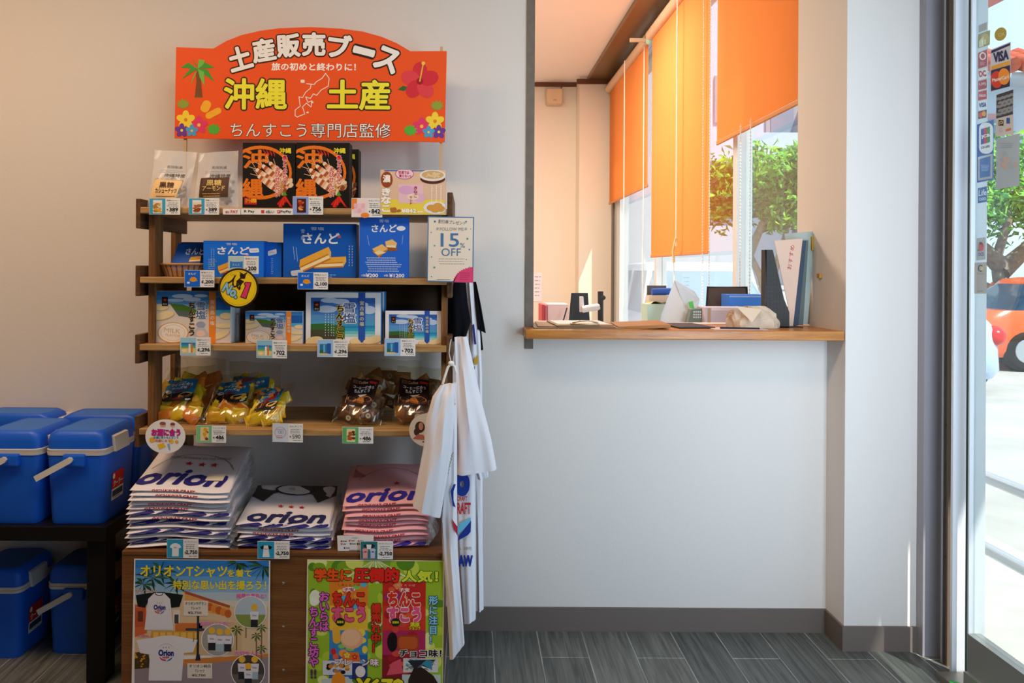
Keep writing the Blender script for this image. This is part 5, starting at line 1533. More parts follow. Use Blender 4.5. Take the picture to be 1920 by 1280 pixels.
m = MB()
f = Face(m, None, 575, 1049, 2.0655); f.crop(560, 1030, 0.1953)
m.prism([f.at(x, y, 0) for x, y in ((82, 95), (1398, 100), (1390, 1520), (70, 1520))], (0, 0.0008, 0), ink('EFE9D0'))
f.clip = (90, 104, 1388, 1510)
f.rect(70, 100, 1398, 1520, '9CBF2E', 0.3)
for i in range(90):
    x, y = 80 + rng.random() * 1310, 110 + rng.random() * 1380
    f.ell(x, y, 30 + rng.random() * 70, 30 + rng.random() * 60, ('B4D03A', 'D8E06A', '7FA828', '5A8C24', 'C8DC4A', 'E8EC9A')[i % 6], 0.5 + 0.004 * i, 14)
for i in range(9): f.poly([(700 + i * 8, 104), (712 + i * 8, 104), (400 + i * 95, 320), (360 + i * 95, 320)], ('E4EAB0', 'C9D87A')[i % 2], 1.0)
f.ell(160, 460, 55, 75, 'EEF2DA', 1.2); f.ell(150, 500, 40, 40, 'F4F6E8', 1.3)
# the two snack packs
for x0, x1, base, acc in ((300, 668, ('E8862A', 'F2C23A', '3A8AC8', '2A6AB4'), 'y'), (808, 1222, ('C82A20', 'D8382A', 'B42A5A', '8A1E2A'), 'r')):
    f.bands(x0, 300, x1, 1240, base, 1.5)
    for i in range(22):
        f.ell(x0 + 25 + rng.random() * (x1 - x0 - 50), 320 + rng.random() * 880, 24 + rng.random() * 26, 20 + rng.random() * 22, ({'y': ('F2D84A', '5ABAE0', 'F2A04A', 'E86A4A', '8ACB5A'), 'r': ('E85A3A', 'B01E28', 'E88A4A', 'A82A6A', 'D84A3A')}[acc])[i % 5], 1.7 + 0.01 * i, 12)
    cx = (x0 + x1) / 2
    f.ell(cx, 380, 62, 26, 'F8E8E0' if acc == 'y' else 'D8302A', 2.2); f.text('子宝', cx, 380, 100, 34, 'D8302A' if acc == 'y' else 'FBF2EC', 3, 0.03)
    f.text('ちんこ', cx, 470, 300, 125, 'E0341E', 4, 0.07, 0, ('6A1410' if acc == 'y' else 'FBEFEA', 0.04)); f.text('すこう', cx, 615, 310, 135, 'EC5A86', 4, 0.07, 0, ('8A1E3A' if acc == 'y' else 'FBEFEA', 0.04))
    f.ell(cx - 80, 690, 45, 40, '1E2A14', 4.4); f.text('黒糖味', cx - 80, 690, 64, 24, 'E8D83A', 5, 0.03)
    f.text('しまくとぅば', cx, 335, 210, 20, '7A2A1A' if acc == 'y' else 'F2C8B8', 3)
f.text('濃厚', 1120, 710, 90, 40, 'E8D42A', 5, 0.05, 0, ('3A2A10', 0.05)); f.text('ショコラ', 1118, 745, 105, 30, 'E8D42A', 5, 0.05, 0, ('3A2A10', 0.05))
# fruits and biscuits take the place of the cartoon figures
f.rrect(330, 735, 405, 900, 36, 'F2B43A', 2.6, 4); f.rrect(342, 748, 394, 888, 28, 'F8CC6A', 2.9, 4)
f.ell(515, 850, 110, 100, 'F0B080', 2.4); f.ell(505, 840, 92, 82, 'F6C49A', 2.6)
f.poly([(430, 980), (580, 980), (600, 1070), (420, 1070)], 'E8782A', 2.6); f.flower(470, 1010, 30, 'F2D84A', 'D8382A', 2.9); f.flower(545, 1025, 30, 'D8382A', 'F2D84A', 2.9)
f.ell(905, 880, 50, 95, '1C1418', 2.5); f.rrect(950, 815, 1160, 960, 40, 'A8441E', 2.5); f.rrect(965, 830, 1145, 945, 34, 'C45A26', 2.7)
f.ell(340, 975, 26, 30, 'D8262A', 2.4); f.poly([(900, 1080), (985, 1040), (1010, 1180), (850, 1200)], 'E0566A', 2.4)
# photographs at the foot
f.rect(238, 1062, 520, 1200, 'DCDCE4', 3); f.rect(520, 1090, 660, 1240, '2A3A7A', 2.8)
for i in range(14): f.ell(280 + rng.random() * 210, 1095 + rng.random() * 80, 24, 20, ('D8862A', '1E1A1A', 'E8B04A', '6A7AA8')[i % 4], 3.2 + 0.02 * i, 9)
f.poly([(230, 1240), (480, 1215), (560, 1300), (560, 1500), (230, 1500)], 'C8D4D0', 3.3); f.poly([(330, 1210), (400, 1165), (450, 1215), (480, 1500), (290, 1500)], 'F2962A', 3.6)
f.ell(600, 1165, 48, 55, 'F4E8E4', 3.8); f.rrect(560, 1150, 640, 1180, 12, 'E8862A', 4, -30)
f.rect(1010, 1035, 1345, 1170, 'D8D8D4', 3)
for i in range(26): f.poly([(1020 + rng.random() * 310, 1040 + rng.random() * 110) for _ in range(3)], ('2A2A2E', '5A6A7A', 'F2F2F0', '3A8AA8', '8A8A88')[i % 5], 3.2 + 0.01 * i)
f.poly([(1000, 1190), (1370, 1190), (1370, 1500), (1000, 1500)], 'BFD0C8', 3.5); f.poly([(1040, 1500), (1060, 1240), (1110, 1130), (1190, 1120), (1300, 1200), (1350, 1280), (1340, 1500)], '2E2018', 3.8)
f.text('¥670', 790, 1300, 440, 130, 'F2E22A', 5, 0.05, 0, ('3A3A10', 0.05))
for s_, x, w_, h_, c in (('学生に', 330, 345, 110, 'F25A1E'), ('圧倒的', 748, 420, 128, 'E8281E')): f.text(s_, x, 238, w_, h_, c, 5, 0.06, 0, ('5A1008', 0.04))
f.text('人気！', 1165, 248, 340, 105, 'D8E83A', 5, 0.05, 0, ('2A3A10', 0.04))
f.vtext('おいらは', 248, 400, 780, 'E86AC8', 5, 0.04, ('3A1A4A', 0.06), 1.05); f.vtext('ちんすこ坊や', 150, 545, 1125, 'E86AC8', 5, 0.04, ('3A1A4A', 0.06), 1.05); f.text('!!', 150, 1190, 50, 80, '5A3A5A', 5, 0.04)
f.vtext('爆売れ中！', 748, 510, 985, 'E0341E', 5, 0.05, ('5A1408', 0.05), 1.0); f.vtext('形に注目！', 1295, 430, 905, '8FD0EC', 5, 0.04, ('1E3A5A', 0.06), 0.92)
f.text('プレーン味', 565, 1075, 420, 72, 'F2E4E0', 6, 0.03, 0, ('8A3A3A', 0.05)); f.text('チョコ味！', 1175, 985, 400, 70, '2A1E18', 6, 0.04, 0, ('F2EEE8', 0.06))
m.build('poster', label='green poster advertising two cookie packs with red and pink lettering', cat='poster', group='posters on the cabinet')

# ============================================================ hanging shirts
def hang(levels, m, mt, seed, wob=0.0035, n=30):
    q = random.Random(seed)
    ph = [q.random() * 6 for _ in range(4)]
    lv = []
    for i in range(len(levels) - 1):      # refine the sections
        for k in range(4):
            t_ = k / 4
            lv.append([a + (b - a) * t_ for a, b in zip(levels[i], levels[i + 1])])
    lv.append(levels[-1])
    vs, fs = [], []
    for j, (xl, yl, xr, yr, D, t) in enumerate(lv):
        a, b = S(xl, yl, D), S(xr, yr, D)
        for k in range(n):
            an = 2 * PI * k / n
            c = math.cos(an)
            u = (c + 1) / 2
            p = a.lerp(b, u)
            s_ = math.copysign(abs(math.sin(an)) ** 0.8, math.sin(an))
            p.y += -t * s_ + wob * math.sin(9 * u + ph[0] + 0.25 * j) + wob * 0.6 * math.sin(17 * u + ph[1] - 0.2 * j)
            vs.append(p)
    L = len(lv)
    for j in range(L - 1):
        for k in range(n):
            fs.append((j * n + k, j * n + (k + 1) % n, (j + 1) * n + (k + 1) % n, (j + 1) * n + k))
    m.add(vs, fs, mt, True)
    m.add(vs, [list(range(n))[::-1], list(range((L - 1) * n, L * n))], mt)
hw = mat('white_jersey', 'E9E9F0', rough=0.9, spec=0.1, bump=0.05, bscale=300)
hb = mat('black_jersey', '141318', rough=0.9, spec=0.1)
hgm = mat('white_hanger', 'EDEDEA', rough=0.35)
HG = 'shirts hanging at the right side of the shelf'
# far raglan
D = 2.33
tC = thing('hanging_shirt', 'raglan shirt with black sleeves hanging behind the two white ones', 'hanging t-shirt', S(895, 1140, D), HG)
m = MB(); hang([(872, 528, 894, 528, D, .012), (878, 600, 899, 600, D, .02), (880, 700, 904, 700, D, .022), (880, 880, 905, 880, D, .025), (886, 1000, 905, 1000, D, .025), (888, 1140, 907, 1139, D, .025)], m, hw, 1)
f = Face(m, None, 893, 640, D - 0.030); f.crop(700, 520, 0.23438)
f.poly([(790, 380), (806, 372), (824, 535), (808, 535)], '2A2C86', 1); f.poly([(808, 660), (832, 612), (838, 640), (836, 690), (812, 705)], 'D8A82C', 1); f.line([(812, 712), (808, 740)], 6, '2A6A9A', 1); f.line([(812, 760), (810, 820)], 6, '6AC0D8', 1)
m.build('body', tC)
m = MB(); hang([(840, 524, 873, 524, D - .10, .012), (837, 570, 877, 568, D - .10, .022), (838, 610, 883, 603, D - .10, .022), (841, 642, 874, 631, D - .10, .018)], m, hb, 2); m.build('sleeve', tC)
m = MB(); hang([(886, 528, 893, 528, D, .012), (890, 575, 902, 573, D, .02), (893, 615, 911, 624, D, .02)], m, hb, 3); m.build('sleeve', tC)
m = MB(); hang([(890, 590, 899, 590, D + .03, .012), (895, 640, 904, 635, D + .03, .015), (897, 657, 906, 655, D + .03, .015)], m, hb, 4); m.build('side_panel', tC)
# middle white
D = 2.19
tB = thing('hanging_shirt', 'white shirt with navy and red print hanging between the other two', 'hanging t-shirt', S(880, 1160, D), HG)
m = MB(); hang([(856, 820, 890, 820, D, .015), (857, 960, 892, 960, D, .02), (860, 1050, 892, 1050, D, .022), (867, 1166, 892, 1158, D, .022)], m, hw, 5, 0.0025)
f = Face(m, None, 870, 900, D - 0.0255); f.crop(740, 800, 0.344)
f.text('o', 368, 312, 66, 104, '1E3A9A', 1, 0.07); f.rect(344, 250, 350, 268, '1E3A9A', 1.2)
f.text('CRAFT', 368, 391, 56, 24, 'B8344A', 1, 0.03); f.text('RAFT', 378, 444, 74, 58, 'C02A3C', 1, 0.03)
f.poly([(343, 560), (352, 530), (416, 492), (416, 516), (345, 592)], '6AC4E8', 1); f.poly([(347, 620), (352, 594), (418, 510), (416, 572), (400, 590)], '1E3A9A', 1.2)
f.text('ル（非売', 386, 662, 74, 18, '7A7038', 1); f.text('AW', 388, 730, 76, 56, '1E3A9A', 1, 0.06)
m.build('body', tB)
m = MB(); hang([(852, 632, 876, 631, D - .05, .012), (853, 700, 889, 690, D - .05, .024), (853, 770, 905, 760, D - .05, .028), (854, 830, 921, 822, D - .05, .03), (854, 888, 931, 877, D - .05, .03)], m, hw, 6, 0.005); m.build('sleeve', tB)
m = MB(); hang([(884, 860, 912, 860, D + .03, .012), (896, 898, 916, 892, D + .03, .015)], m, hw, 7); m.build('sleeve', tB)
# nearest white
D = 2.055
tA = thing('hanging_shirt', 'nearest white shirt, its sleeve covering the end of the fourth board', 'hanging t-shirt', S(856, 1220, D), HG)
m = MB(); hang([(836, 724, 856, 716, D + .01, .012), (838, 800, 857, 800, D + .01, .02), (833, 900, 857, 900, D + .01, .024), (827, 970, 857, 965, D + .01, .026), (830, 1030, 858, 1030, D + .01, .026), (835, 1090, 862, 1092, D + .01, .026), (839, 1150, 867, 1150, D + .01, .024), (843, 1236, 871, 1203, D + .01, .020)], m, hw, 8)
f = Face(m, None, 850, 880, D - 0.020); f.crop(740, 800, 0.344)
f.poly([(305, 350), (322, 312), (334, 312), (322, 350), (322, 400), (334, 440), (318, 430)], '1E3A9A', 1)
f.poly([(313, 500), (345, 545), (345, 594), (325, 560)], 'C8344A', 1)
for i in range(7): f.line([(318 - i * 4, 140 + i * 18), (308 - i * 4, 158 + i * 18)], 4, '8A8450', 1)
m.build('body', tA)
m = MB(); hang([(826, 722, 850, 718, D - .035, .010), (811, 743, 852, 738, D - .035, .024), (798, 790, 852, 782, D - .035, .032), (795, 834, 848, 830, D - .035, .034), (786, 880, 840, 886, D - .035, .034), (774, 946, 826, 968, D - .035, .032)], m, hw, 9, 0.005); m.build('sleeve', tA)
m = MB(); f = Face(m, None, 850, 760, D - 0.022); f.crop(700, 520, 0.23438); f.poly([(615, 930), (648, 925), (652, 990), (632, 1010)], 'B9B4BC', 1); f.rect(634, 1002, 656, 1020, 'C8A83A', 1); m.build('price_tag', tA)
def P_(x, y): return S(x, y, D)
hgr = MB()
hgr.tube([P_(830, 720), P_(834, 706), P_(840, 688), P_(846, 682), P_(852, 686), P_(856, 700)], 0.0035, hgm, 8)
hgr.ell(P_(846, 681), (0.009, 0.007, 0.008), hgm, 10, 7)
hgr.tube([P_(846, 680), P_(842, 662), P_(844, 645), P_(846, 636)], 0.0014, hgm, 6)
hgr.build('clothes_hanger', label='white plastic hanger carrying the nearest white shirt', cat='hanger')

# ============================================================ coolers and black table
blue = mat('cooler_blue', '1560D8', rough=0.42, spec=0.4)
blue_sheen = mat('cooler_blue_sheen', '2C6FCC', rough=0.5, spec=0.4)  # greyer lid tone, surface reflection painted into the colour
wht = mat('cooler_white', 'D9D4CC', rough=0.45)
def cooler(cx, y0, z0, w_, d, h, label, handle=True, latch=True, sticker=True):
    t = thing('cooler_box', label, 'cooler', (cx, y0 + d / 2, z0), 'blue cooler boxes by the wall')
    cy = y0 + d / 2
    m = MB(); m.rrloft([(z0, cx, cy, w_ * .84, d * .86, .02), (z0 + .008, cx, cy, w_ * .88, d * .89, .025), (z0 + h * .74, cx, cy, w_ * .97, d * .97, .025)], blue, 7); m.build('body', t)
    m = MB()
    m.rrloft([(z0 + h * .735, cx, cy, w_ * .99, d * .99, .026), (z0 + h * .765, cx, cy, w_, d, .027)], wht, 7); m.rrloft([(z0 + h * .768, cx, cy, w_ * .985, d * .985, .026), (z0 + h * .795, cx, cy, w_, d, .027), (z0 + h * .80, cx, cy, w_ * .98, d * .98, .026)], wht, 7); m.build('rim', t)
    m = MB(); m.rrloft([(z0 + h * .798, cx, cy, w_ * .97, d * .97, .026), (z0 + h * .88, cx, cy, w_ * .97, d * .97, .026), (z0 + h * .95, cx, cy, w_ * .92, d * .94, .026), (z0 + h * .985, cx, cy, w_ * .80, d * .86, .026), (z0 + h * .99, cx, cy, w_ * .76, d * .82, .02), (z0 + h * .982, cx, cy, w_ * .74, d * .80, .02)], blue, 8); ld = m.build('lid', t)
    m = MB(); m.rrloft([(z0 + h * .98, cx, cy, w_ * .735, d * .795, .02), (z0 + h * .985, cx, cy, w_ * .73, d * .79, .02)], blue_sheen, 6); m.build('lid_panel', ld)
    if handle:
        m = MB(); m.box((cx - w_ * .17, y0 - .012, z0 + h * .62), (cx + w_ * .19, y0 + .012, z0 + h * .755), blue, .006); m.build('handle_bracket', t)
        m = MB()
        a, b = Vector((cx - .005, y0 - .020, z0 + h * .70)), Vector((cx - .108, y0 - .020, z0 + h * .505))
        dv = (b - a).normalized(); nv = Vector((-dv.z, 0, dv.x)) * .009
        pts = [a + nv - dv * .002, a + nv * .5 - dv * .009, a - nv * .5 - dv * .009, a - nv - dv * .002, b - nv, b + nv]
        m.prism(pts, (0, .012, 0), wht); m.build('handle', t)
    if latch:
        m = MB(); x = cx + w_ / 2
        m.prism([(x - .022, y0 + .05, z0 + h * .93), (x + .004, y0 + .05, z0 + h * .90), (x + .010, y0 + .05, z0 + h * .74), (x + .002, y0 + .05, z0 + h * .74), (x - .004, y0 + .05, z0 + h * .86), (x - .022, y0 + .05, z0 + h * .90)], (0, .09, 0), wht); m.build('latch', t)
    if sticker:
        m = MB()
        x0 = cx + w_ / 2
        def fn(px, py, l):
            v = py / 100
            zz = z0 + h * (.50 - .30 * v)
            k = (zz - z0) / (h * .74)
            return Vector((cx + w_ * (.44 + .045 * k) + .0015 + l * .0004, y0 + .055 + px / 100 * .075, zz))
        f = Face(m, fn); f.rect(0, 0, 100, 60, 'D8281E', 0.5); f.rect(0, 60, 100, 100, 'E9E6E0', 0.5); f.ell(14, 14, 9, 10, 'F4F0EA', 1.5)
        f.text('クーラー', 52, 42, 78, 22, 'F4F0EA', 1.5, 0.03); f.rect(6, 66, 94, 88, '3A4A5A', 1.5); f.bars(8, 91, 90, 1, 6, '5A5A5A', 1.5, 3)
        m.build('sticker', t)
    return t
ZT = 0.4906
ck = 2.2 / F
cooler((141 - 880) * ck, 2.20, ZT, .189, .215, .29, 'blue cooler with red sticker at the right front of the black table')
cooler((18 - 880) * ck, 2.20, ZT, .189, .215, .29, 'blue cooler cut by the left picture edge, front of the black table', True, True, False)
cooler(-1.245, 2.424, ZT, .285, .126, .295, 'blue cooler turned sideways behind the one with a red sticker', False, False, False)
cooler(-1.545, 2.424, ZT, .285, .126, .297, 'blue cooler turned sideways at the back left of the table', False, True, False)
cooler((142 - 880) * 2.375 / F, 2.375, 0, .189, .172, .295, 'blue cooler on the floor behind the table leg')
cooler(-1.4526 - .0945, 2.34, 0, .189, .205, .295, 'blue cooler on the floor under the table at the left picture edge', False)
blk = mat('black_lacquer', '0E0D0E', rough=0.4, spec=0.3)
tb = thing('side_table', 'black low table carrying four blue coolers', 'table', (-1.5, 2.37, 0))
m = MB(); m.box((-1.95, 2.19, ZT - .045), (-1.10, 2.55, ZT), blk, .003); m.build('tabletop', tb)
for x, y in ((-1.172, 2.215), (-1.172, 2.48), (-1.94, 2.215), (-1.94, 2.48)):
    m = MB(); m.box((x, y, 0), (x + .060, y + .060, ZT - .045), blk, .002); m.build('leg', tb)

# ============================================================ counter ledge and what lies on it
ledgew = wood('varnished_ledge', 'C8802E', '9E5E20', 5, (1.2, 12, 12), rough=0.3, spec=0.5)
ZS = 1.0776
m = MB(); m.box((0.1916, 2.44, 1.046), (1.2735, 2.80, ZS), ledgew, 0.003)
m.build('counter_ledge', label='varnished wooden counter ledge under the opening', cat='counter')

def slab(name, label, cat, px0, px1, y0, y1, th, z, c, rot=0.0, parts=None, group=None, bend=0.0, tilt=0.0):
    xa, xb = (px0 - PX) * y0 / F, (px1 - PX) * y0 / F
    cx, cy = (xa + xb) / 2, (y0 + y1) / 2
    t = thing(name, label, cat, (cx, cy, z), group)
    M_ = Matrix.Translation((cx, cy, z)) @ Matrix.Rotation(math.radians(rot), 4, 'Z') @ Matrix.Rotation(math.radians(tilt), 4, 'Y')
    m = MB(M_); w_, d = (xb - xa), y1 - y0
    m.box((-w_ / 2, -d / 2, 0), (w_ / 2, d / 2, th), c if not isinstance(c, str) else ink(c), min(0.0015, th / 3))
    m.build('board' if name != 'paper_sheet' else 'sheet', t)
    if parts: parts(t, M_, w_, d, th)
    return t
clipm = mat('clip_steel', 'B9A58A', rough=0.3, metal=0.8)
def clip(t, M_, w_, d, th):
    m = MB(M_)
    m.box((-0.05, -d / 2 - 0.002, th), (0.05, -d / 2 + 0.022, th + 0.006), clipm, 0.002)
    m.tube([(-0.045, -d / 2 + 0.004, th + 0.007), (-0.02, -d / 2 - 0.004, th + 0.013), (0.02, -d / 2 - 0.004, th + 0.013), (0.045, -d / 2 + 0.004, th + 0.007)], 0.0025, clipm, 8)
    m.build('clip', t)
    m = MB(M_); m.box((-w_ / 2 + 0.01, -d / 2 + 0.03, th), (w_ / 2 - 0.01, d / 2 - 0.01, th + 0.0015), ink('EFEBE6')); m.build('paper', t)
CB = 'clipboards at the left end of the counter ledge'
slab('clipboard', 'grey-brown clipboard lowest of the stack at the left end of the ledge', 'clipboard', 1002, 1170, 2.475, 2.70, 0.004, ZS, '8A7A66', 0, None, CB)
slab('clipboard', 'brown clipboard in the middle of the stack at the left end of the ledge', 'clipboard', 1012, 1158, 2.485, 2.71, 0.004, ZS + 0.0045, 'A07A58', -3, None, CB)
slab('clipboard', 'brown clipboard with a wire clip, topmost of the stack on the ledge', 'clipboard', 1040, 1150, 2.49, 2.70, 0.004, ZS + 0.009, 'A8825E', 3, clip, CB)
slab('paper_sheet', 'white paper sheets behind the clipboards at the left end of the ledge', 'paper', 1010, 1080, 2.735, 2.79, 0.006, ZS, 'EFECE8', 2)
slab('document_folder', 'thick tan folder lying tilted in the middle of the ledge', 'folder', 1165, 1262, 2.48, 2.70, 0.012, ZS + 0.001, 'A87444', -4, None, None, 0, -3.0)
slab('clipboard', 'black clipboard lying between the tan folder and the pink papers', 'clipboard', 1268, 1338, 2.52, 2.72, 0.006, ZS, '2E3038', 6)
slab('paper_sheet', 'pinkish papers spread in front of the crumpled paper bag', 'paper', 1342, 1442, 2.47, 2.56, 0.0022, ZS, 'DCC0BC', -3)
slab('paper_sheet', 'white paper sheet lying under the white box in the middle of the ledge', 'paper', 1278, 1375, 2.735, 2.795, 0.002, ZS, 'EFE6DC', 3)
m = MB(); m.tube([(0.872, 2.50, ZS + 0.0045), (1.000, 2.478, ZS + 0.0045)], [0.0042, 0.0035], ink('22242C'), 8); m.build('pen', label='black pen lying on the ledge in front of the black clipboard', cat='pen')

# crumpled paper bag
t = thing('crumpled_paper_bag', 'crumpled tan and white paper bag by the black magazine file', 'paper bag', S(1420, 612, 2.56))
m = MB()
a, b = S(1368, 572, 2.56), S(1472, 572, 2.56)
cx, hw_ = (a.x + b.x) / 2, (b.x - a.x) / 2
top = a.z - ZS
def crumple(u, v):
    an = 2 * PI * u
    r = math.cos(v * PI / 2) ** 0.5 if v < 1 else 0
    n1 = 1 + 0.10 * math.sin(5 * an + 3 * v) + 0.07 * math.sin(11 * an - 4 * v) + 0.06 * math.sin(19 * an + 9 * v)
    sk = 0.25 * v
    return Vector((cx - sk * hw_ * 0.9 + hw_ * r * n1 * math.cos(an) * 0.92, 2.585 + 0.055 * r * n1 * math.sin(an), ZS + 0.001 + top * (math.sin(v * PI / 2) ** 0.8) * (0.80 + 0.13 * math.sin(7 * an + 2 * v) * v + 0.07 * math.sin(13 * an - 6 * v))))
m.surf(crumple, 30, 10, mat('crumpled_paper', 'CDB9A2', rough=0.8, noise=0.12, nscale=30), False)
m.build('bag', t)
m = MB()
p = [S(1380, 574, 2.515), S(1428, 580, 2.515), S(1410, 604, 2.51), S(1398, 592, 2.512)]
m.prism(p, (0, 0.003, 0.001), ink('D9BFA2')); m.build('folded_flap', t)

# magazine file and folders
t = thing('magazine_file', 'black perforated magazine file standing at the right end of the ledge', 'magazine file', S(1460, 613, 2.60))
m = MB()
blkp = mat('black_plastic', '1C1A1A', rough=0.5)
pf = [S(1435, 468, 2.585), S(1449, 468, 2.585), S(1470, 560, 2.585), S(1480, 585, 2.585), S(1480, 612, 2.585), S(1438, 612, 2.585)]
for p in pf[-2:]: p.z = ZS + 0.001
m.prism(pf, (0, 0.004, 0), blkp)
m.box((pf[0].x, 2.585, ZS + .001), (pf[0].x + .004, 2.62, pf[0].z), blkp)
m.box((pf[0].x, 2.585, ZS + .001), (pf[4].x + .05, 2.76, ZS + .004), blkp)
m.build('shell', t)
m = MB(); f = Face(m, None, 1435, 468, 2.5845)
for r_ in range(15):
    for c in range(6):
        x, y = 1439 + c * 6.2, 478 + r_ * 8.8
        if x + 5 < 1450 + max(0, (y - 470) * 0.25) and x + 4 < 1478: f.rect(x, y, x + 4, y + 5.2, '3A3634', 1)
m.build('perforations', t)
FD = 'folders in the magazine file'
def folder(label, poly, D, c, draw=None, th=0.003):
    m = MB()
    pts = [S(x, y, D) for x, y in poly]
    for p in pts: p.z = max(p.z, ZS + 0.005)
    m.prism(pts, (0, th, 0), ink(c) if isinstance(c, str) else c)
    if draw: draw(Face(m, None, poly[0][0], poly[0][1], D - 0.0004))
    return m.build('paper_folder', label=label, cat='folder', group=FD)
def redscript(f):
    f.text('おすすめ', 1483, 482, 46, 8, 'B4404A', 1, 0.0, 82)
folder('beige paper with red handwriting, front of the folders in the black file', [(1452, 451), (1505, 447), (1487, 612), (1480, 612), (1478, 575)], 2.615, 'DDBDA8', redscript)
folder('dark blue folder right behind the beige paper with red handwriting', [(1490, 452), (1512, 451), (1497, 612), (1486, 612)], 2.635, '39475A')
folder('dark grey-green folder among the standing folders', [(1494, 451), (1516, 450), (1506, 612), (1490, 612)], 2.655, '5E6A66')
folder('pale grey-green clear folder rising above the other folders', [(1471, 438), (1530, 433), (1514, 612), (1496, 612)], 2.675, 'A9B5AE')
folder('grey folder with dark edge, right of the clear folder', [(1528, 452), (1536, 452), (1518, 612), (1500, 612)], 2.695, '7A7870')
folder('tan paper bundle at the right of the standing folders', [(1531, 447), (1546, 443), (1544, 608), (1514, 612)], 2.715, 'B09A84')
m = MB()
a = S(1549, 447, 2.70)
m.box((XP - 0.006, 2.665, a.z - 0.045), (XP - 0.0005, 2.70, a.z + 0.005), ink('B9962C')); m.build('sticky_note', label='yellow note stuck high on the right side of the opening', cat='note')
m = MB(); a = S(1553, 515, 2.62); m.box((XP - 0.010, 2.60, a.z - 0.012), (XP - 0.0005, 2.62, a.z + 0.004), ink('B98A3A')); m.build('hook', label='small ochre hook on the right side of the opening above the ledge', cat='hook')

# ------------------------------------------------------------ office desk things
ZD = 0.95
dk = thing('office_desk', 'pale desk behind the ledge, below the office window', 'desk', (0.75, 3.25, 0))
m = MB(); m.box((0.15, 2.93, ZD - 0.03), (1.30, 3.75, ZD), mat('desk_top', 'C9C2B8', rough=0.5)); m.build('desktop', dk)
for x, y in ((0.17, 2.95), (1.24, 2.95), (0.17, 3.68), (1.24, 3.68)):
    m = MB(); m.box((x, y, 0), (x + 0.05, y + 0.05, ZD - 0.03), alu); m.build('leg', dk)
def dbox(name, label, cat, px0, py0, px1, D, dep, c, draw=None, c2=None, base=ZD):
    return carton(name, label, cat, px0, py0, px1, 640, D, dep, base + 0.0005, c, c2 or c, draw)
dbox('storage_box', 'glossy lilac white box on the desk right behind the ledge', 'box', 1322, 576, 1440, 2.96, 0.10, 'D9CFE0', lambda f: (f.rect(4, 2, 9, 98, 'C8A888', 1), f.rect(10, 0.8, 99, 7, 'F2EEF4', 1)))
dbox('storage_box', 'bright blue box behind the lilac white box', 'box', 1366, 552, 1434, 3.12, 0.09, '4A90F0', lambda f: f.rect(2, 2, 98, 5, '9CC4FA', 1), '3A78D8')
t = thing('document_tray', 'dark brown tray leaning on the desk behind the blue box', 'tray', S(1365, 600, 3.26))
m = MB()
q_ = [S(1327, 538, 3.28), S(1400, 538, 3.28), S(1406, 590, 3.24), S(1321, 590, 3.24)]
q_[2].z = q_[3].z = ZD + 0.001
m.prism(q_, (0, 0.012, 0.002), ink('6A5648')); m.build('panel', t)
m = MB(); m.tube([q_[3] + Vector((0, 0, .003)), q_[0], q_[1], q_[2] + Vector((0, 0, .003))], 0.005, ink('2A2422'), 8); m.build('rim', t)
t = thing('wire_basket', 'grey perforated basket on the desk left of the lilac white box', 'basket', S(1300, 605, 3.0))
m = MB(); q_ = [S(1316, 578, 3.0), S(1318, 640, 3.0), S(1278, 640, 3.0), S(1296, 580, 3.0)]
q_[1].z = q_[2].z = ZD + 0.001
m.prism(q_, (0, 0.045, 0), ink('7E8A84'))
f = Face(m, None, 1300, 590, 2.9995)
for i in range(4):
    for j in range(3): f.rect(1300 + i * 4, 583 + j * 5, 1302.4 + i * 4, 586 + j * 5, 'E6F0F0', 1)
m.build('shell', t)
t = thing('paper_cone', 'large white sheet curled upright among the desk things', 'paper', S(1270, 610, 3.08))
m = MB(); q_ = [S(1265, 524, 3.14), S(1300, 545, 3.12), S(1312, 560, 3.10), S(1296, 640, 3.06), S(1228, 640, 3.06), S(1240, 590, 3.08)]
for i in (3, 4): q_[i].z = ZD + 0.001
m.prism(q_, (0.004, 0.012, 0), ink('F4F3F2')); m.build('sheet', t)
m = MB(); m.prism([S(1265, 525, 3.125), S(1302, 546, 3.11), S(1311, 560, 3.09), S(1283, 574, 3.10)], (0, .004, 0), ink('E2EAF0')); m.build('folded_corner', t)
m = MB(); m.prism([S(1291, 566, 3.05), S(1299, 564, 3.05), S(1302, 578, 3.05), S(1293, 577, 3.05)], (0, .003, 0), ink('6FDC6A')); m.build('green_mark', t)
dbox('upright_board', 'dark grey upright panel at the left of the desk pile', 'panel', 1214, 535, 1249, 3.45, 0.015, '6A6462')
dbox('file_box', 'pale aqua file box under the yellow envelope on the desk', 'file box', 1214, 570, 1252, 3.24, 0.12, 'BFE0DA')
m = MB(); p = S(1235, 561, 3.26)
m.surf(lambda u, v: Vector((p.x - .045 + .10 * u, 3.25 + .10 * v, ZD + .171 + .022 * math.sin(PI * u) * (1 - .5 * v) + .006 * math.sin(9 * u))), 14, 6, ink('EDC878')); m.build('yellow_envelope', label='soft yellow envelope lying on the aqua file box', cat='envelope')
m = MB(); m.tube([S(1222, 547, 3.39), S(1257, 546, 3.39)], 0.016, ink('3A66C8'), 12); m.build('blue_roll', label='blue roll lying on the desk pile behind the yellow envelope', cat='roll')
m = MB(); p = S(1238, 556, 3.39); m.box((p.x - .06, 3.36, ZD), (p.x + .05, 3.42, S(1238, 547, 3.39).z - .0165), ink('E0D8CC')); m.build('carton', label='cream carton carrying the blue roll on the desk', cat='box')

